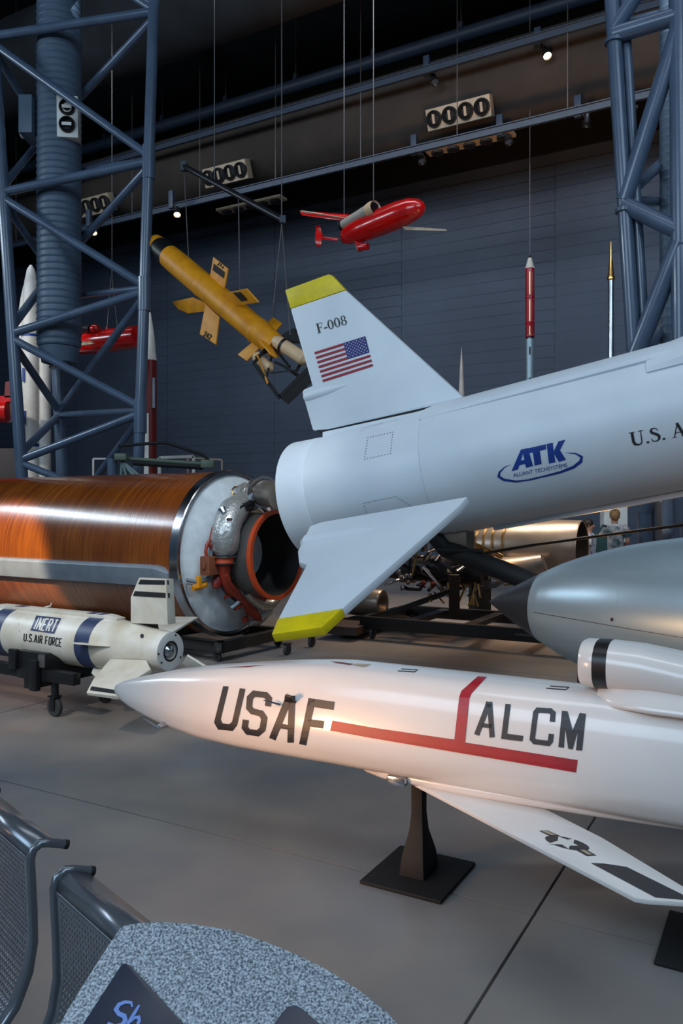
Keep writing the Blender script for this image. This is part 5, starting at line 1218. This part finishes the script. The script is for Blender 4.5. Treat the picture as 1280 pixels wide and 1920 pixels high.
# speckled reading panel
p0 = P(430, 1738, 1.10); far = V((0, 1, .48)).normalized(); n = V((1, 0, 0)).cross(far).normalized()
if n.z < 0: n = -n
pan = thing('reading_panel', 'speckled blue-grey information panel with dark insets in the foreground', 'information panel', V((p0.x, p0.y-.25, 0)))
outl = [(90, 1990), (110, 1920), (140, 1870), (180, 1806), (210, 1760), (224, 1740), (232, 1734), (262, 1729), (300, 1727.5), (360, 1731), (430, 1742), (500, 1765), (560, 1790), (620, 1820), (680, 1860), (730, 1900), (750, 1925), (800, 1990), (900, 2130), (60, 2130)]
pts = [onplane(a, b, p0, n) for a, b in outl]
pb_ = MB().prism(pts, -n*.03); ptree = pb_.tree(); pb_.build('panel_slab', M_spec, pan, bevel=.003)
pc = sum(pts, V())/len(pts)
MB().cyl(V((pc.x, pc.y, .03)), V((pc.x, pc.y, pc.z-.05)), .04, 20).build('post', M_dkmetal, pan)
MB().box(V((pc.x, pc.y, .015)), .5, .4, .03).build('base_plate', M_dkmetal, pan, bevel=.004)
def inset(poly, name):
    q_ = [onplane(a, b, p0+n*.004, n) for a, b in poly]; m = MB().prism(q_, -n*.005); o_ = m.build(name, M_shade, pan, bevel=.0012); return o_, m.tree()
o_, it_ = inset([(225, 1812), (231, 1806), (238, 1806), (246, 1812), (345, 1920), (400, 1990), (110, 1990), (155, 1920)], 'inset_panel')
o2_, _ = inset([(527, 1900), (540, 1887), (552, 1884), (562, 1888), (600, 1920), (680, 1990), (470, 1990), (500, 1940)], 'inset_panel')
zf = lambda pts: zc(0, 1460, 1.684, pts)
sh = [[stroke(zf([(418, 722), (414, 708), (396, 706), (376, 714), (366, 730), (376, 744), (392, 750), (396, 764), (386, 778), (362, 782), (340, 772)]), [3, 5, 6, 7, 8, 9, 9, 8, 7, 6, 4])],
      [stroke(zf([(440, 716), (424, 742), (404, 775), (396, 790)]), [4, 6, 6, 6])], [stroke(zf([(412, 770), (424, 756), (438, 754), (440, 764), (430, 790)]), [3, 5, 6, 6, 5])]]
decal('script_lettering', sh, it_, M_caption, o_, .0008, 0)

GROUPS = {'suspension_cable': 'thin cables hanging from the roof', 'ceiling_air_vent': 'vents with round air nozzles', 'air_grille': 'slotted grilles under the lighting rail',
          'perforated_seat': 'row of perforated metal seats', 'sounding_rocket': 'slim rockets by the far wall', 'missile_stand': 'black stands under the cruise missile',
          'truss_tower': 'blue steel truss towers', 'column_duct': 'upright ribbed ducts', 'lighting_rail': 'lighting rails under the roof', 'display_case': 'framed display cases',
          'white_pillar': 'white pillars in the background', 'ventilation_duct': 'wide round roof ducts', 'display_board': 'dark display boards'}
for o in COL.objects:
    k = o.name.split('.')[0]
    if o.parent is None and k in GROUPS and 'label' in o: o['group'] = GROUPS[k]
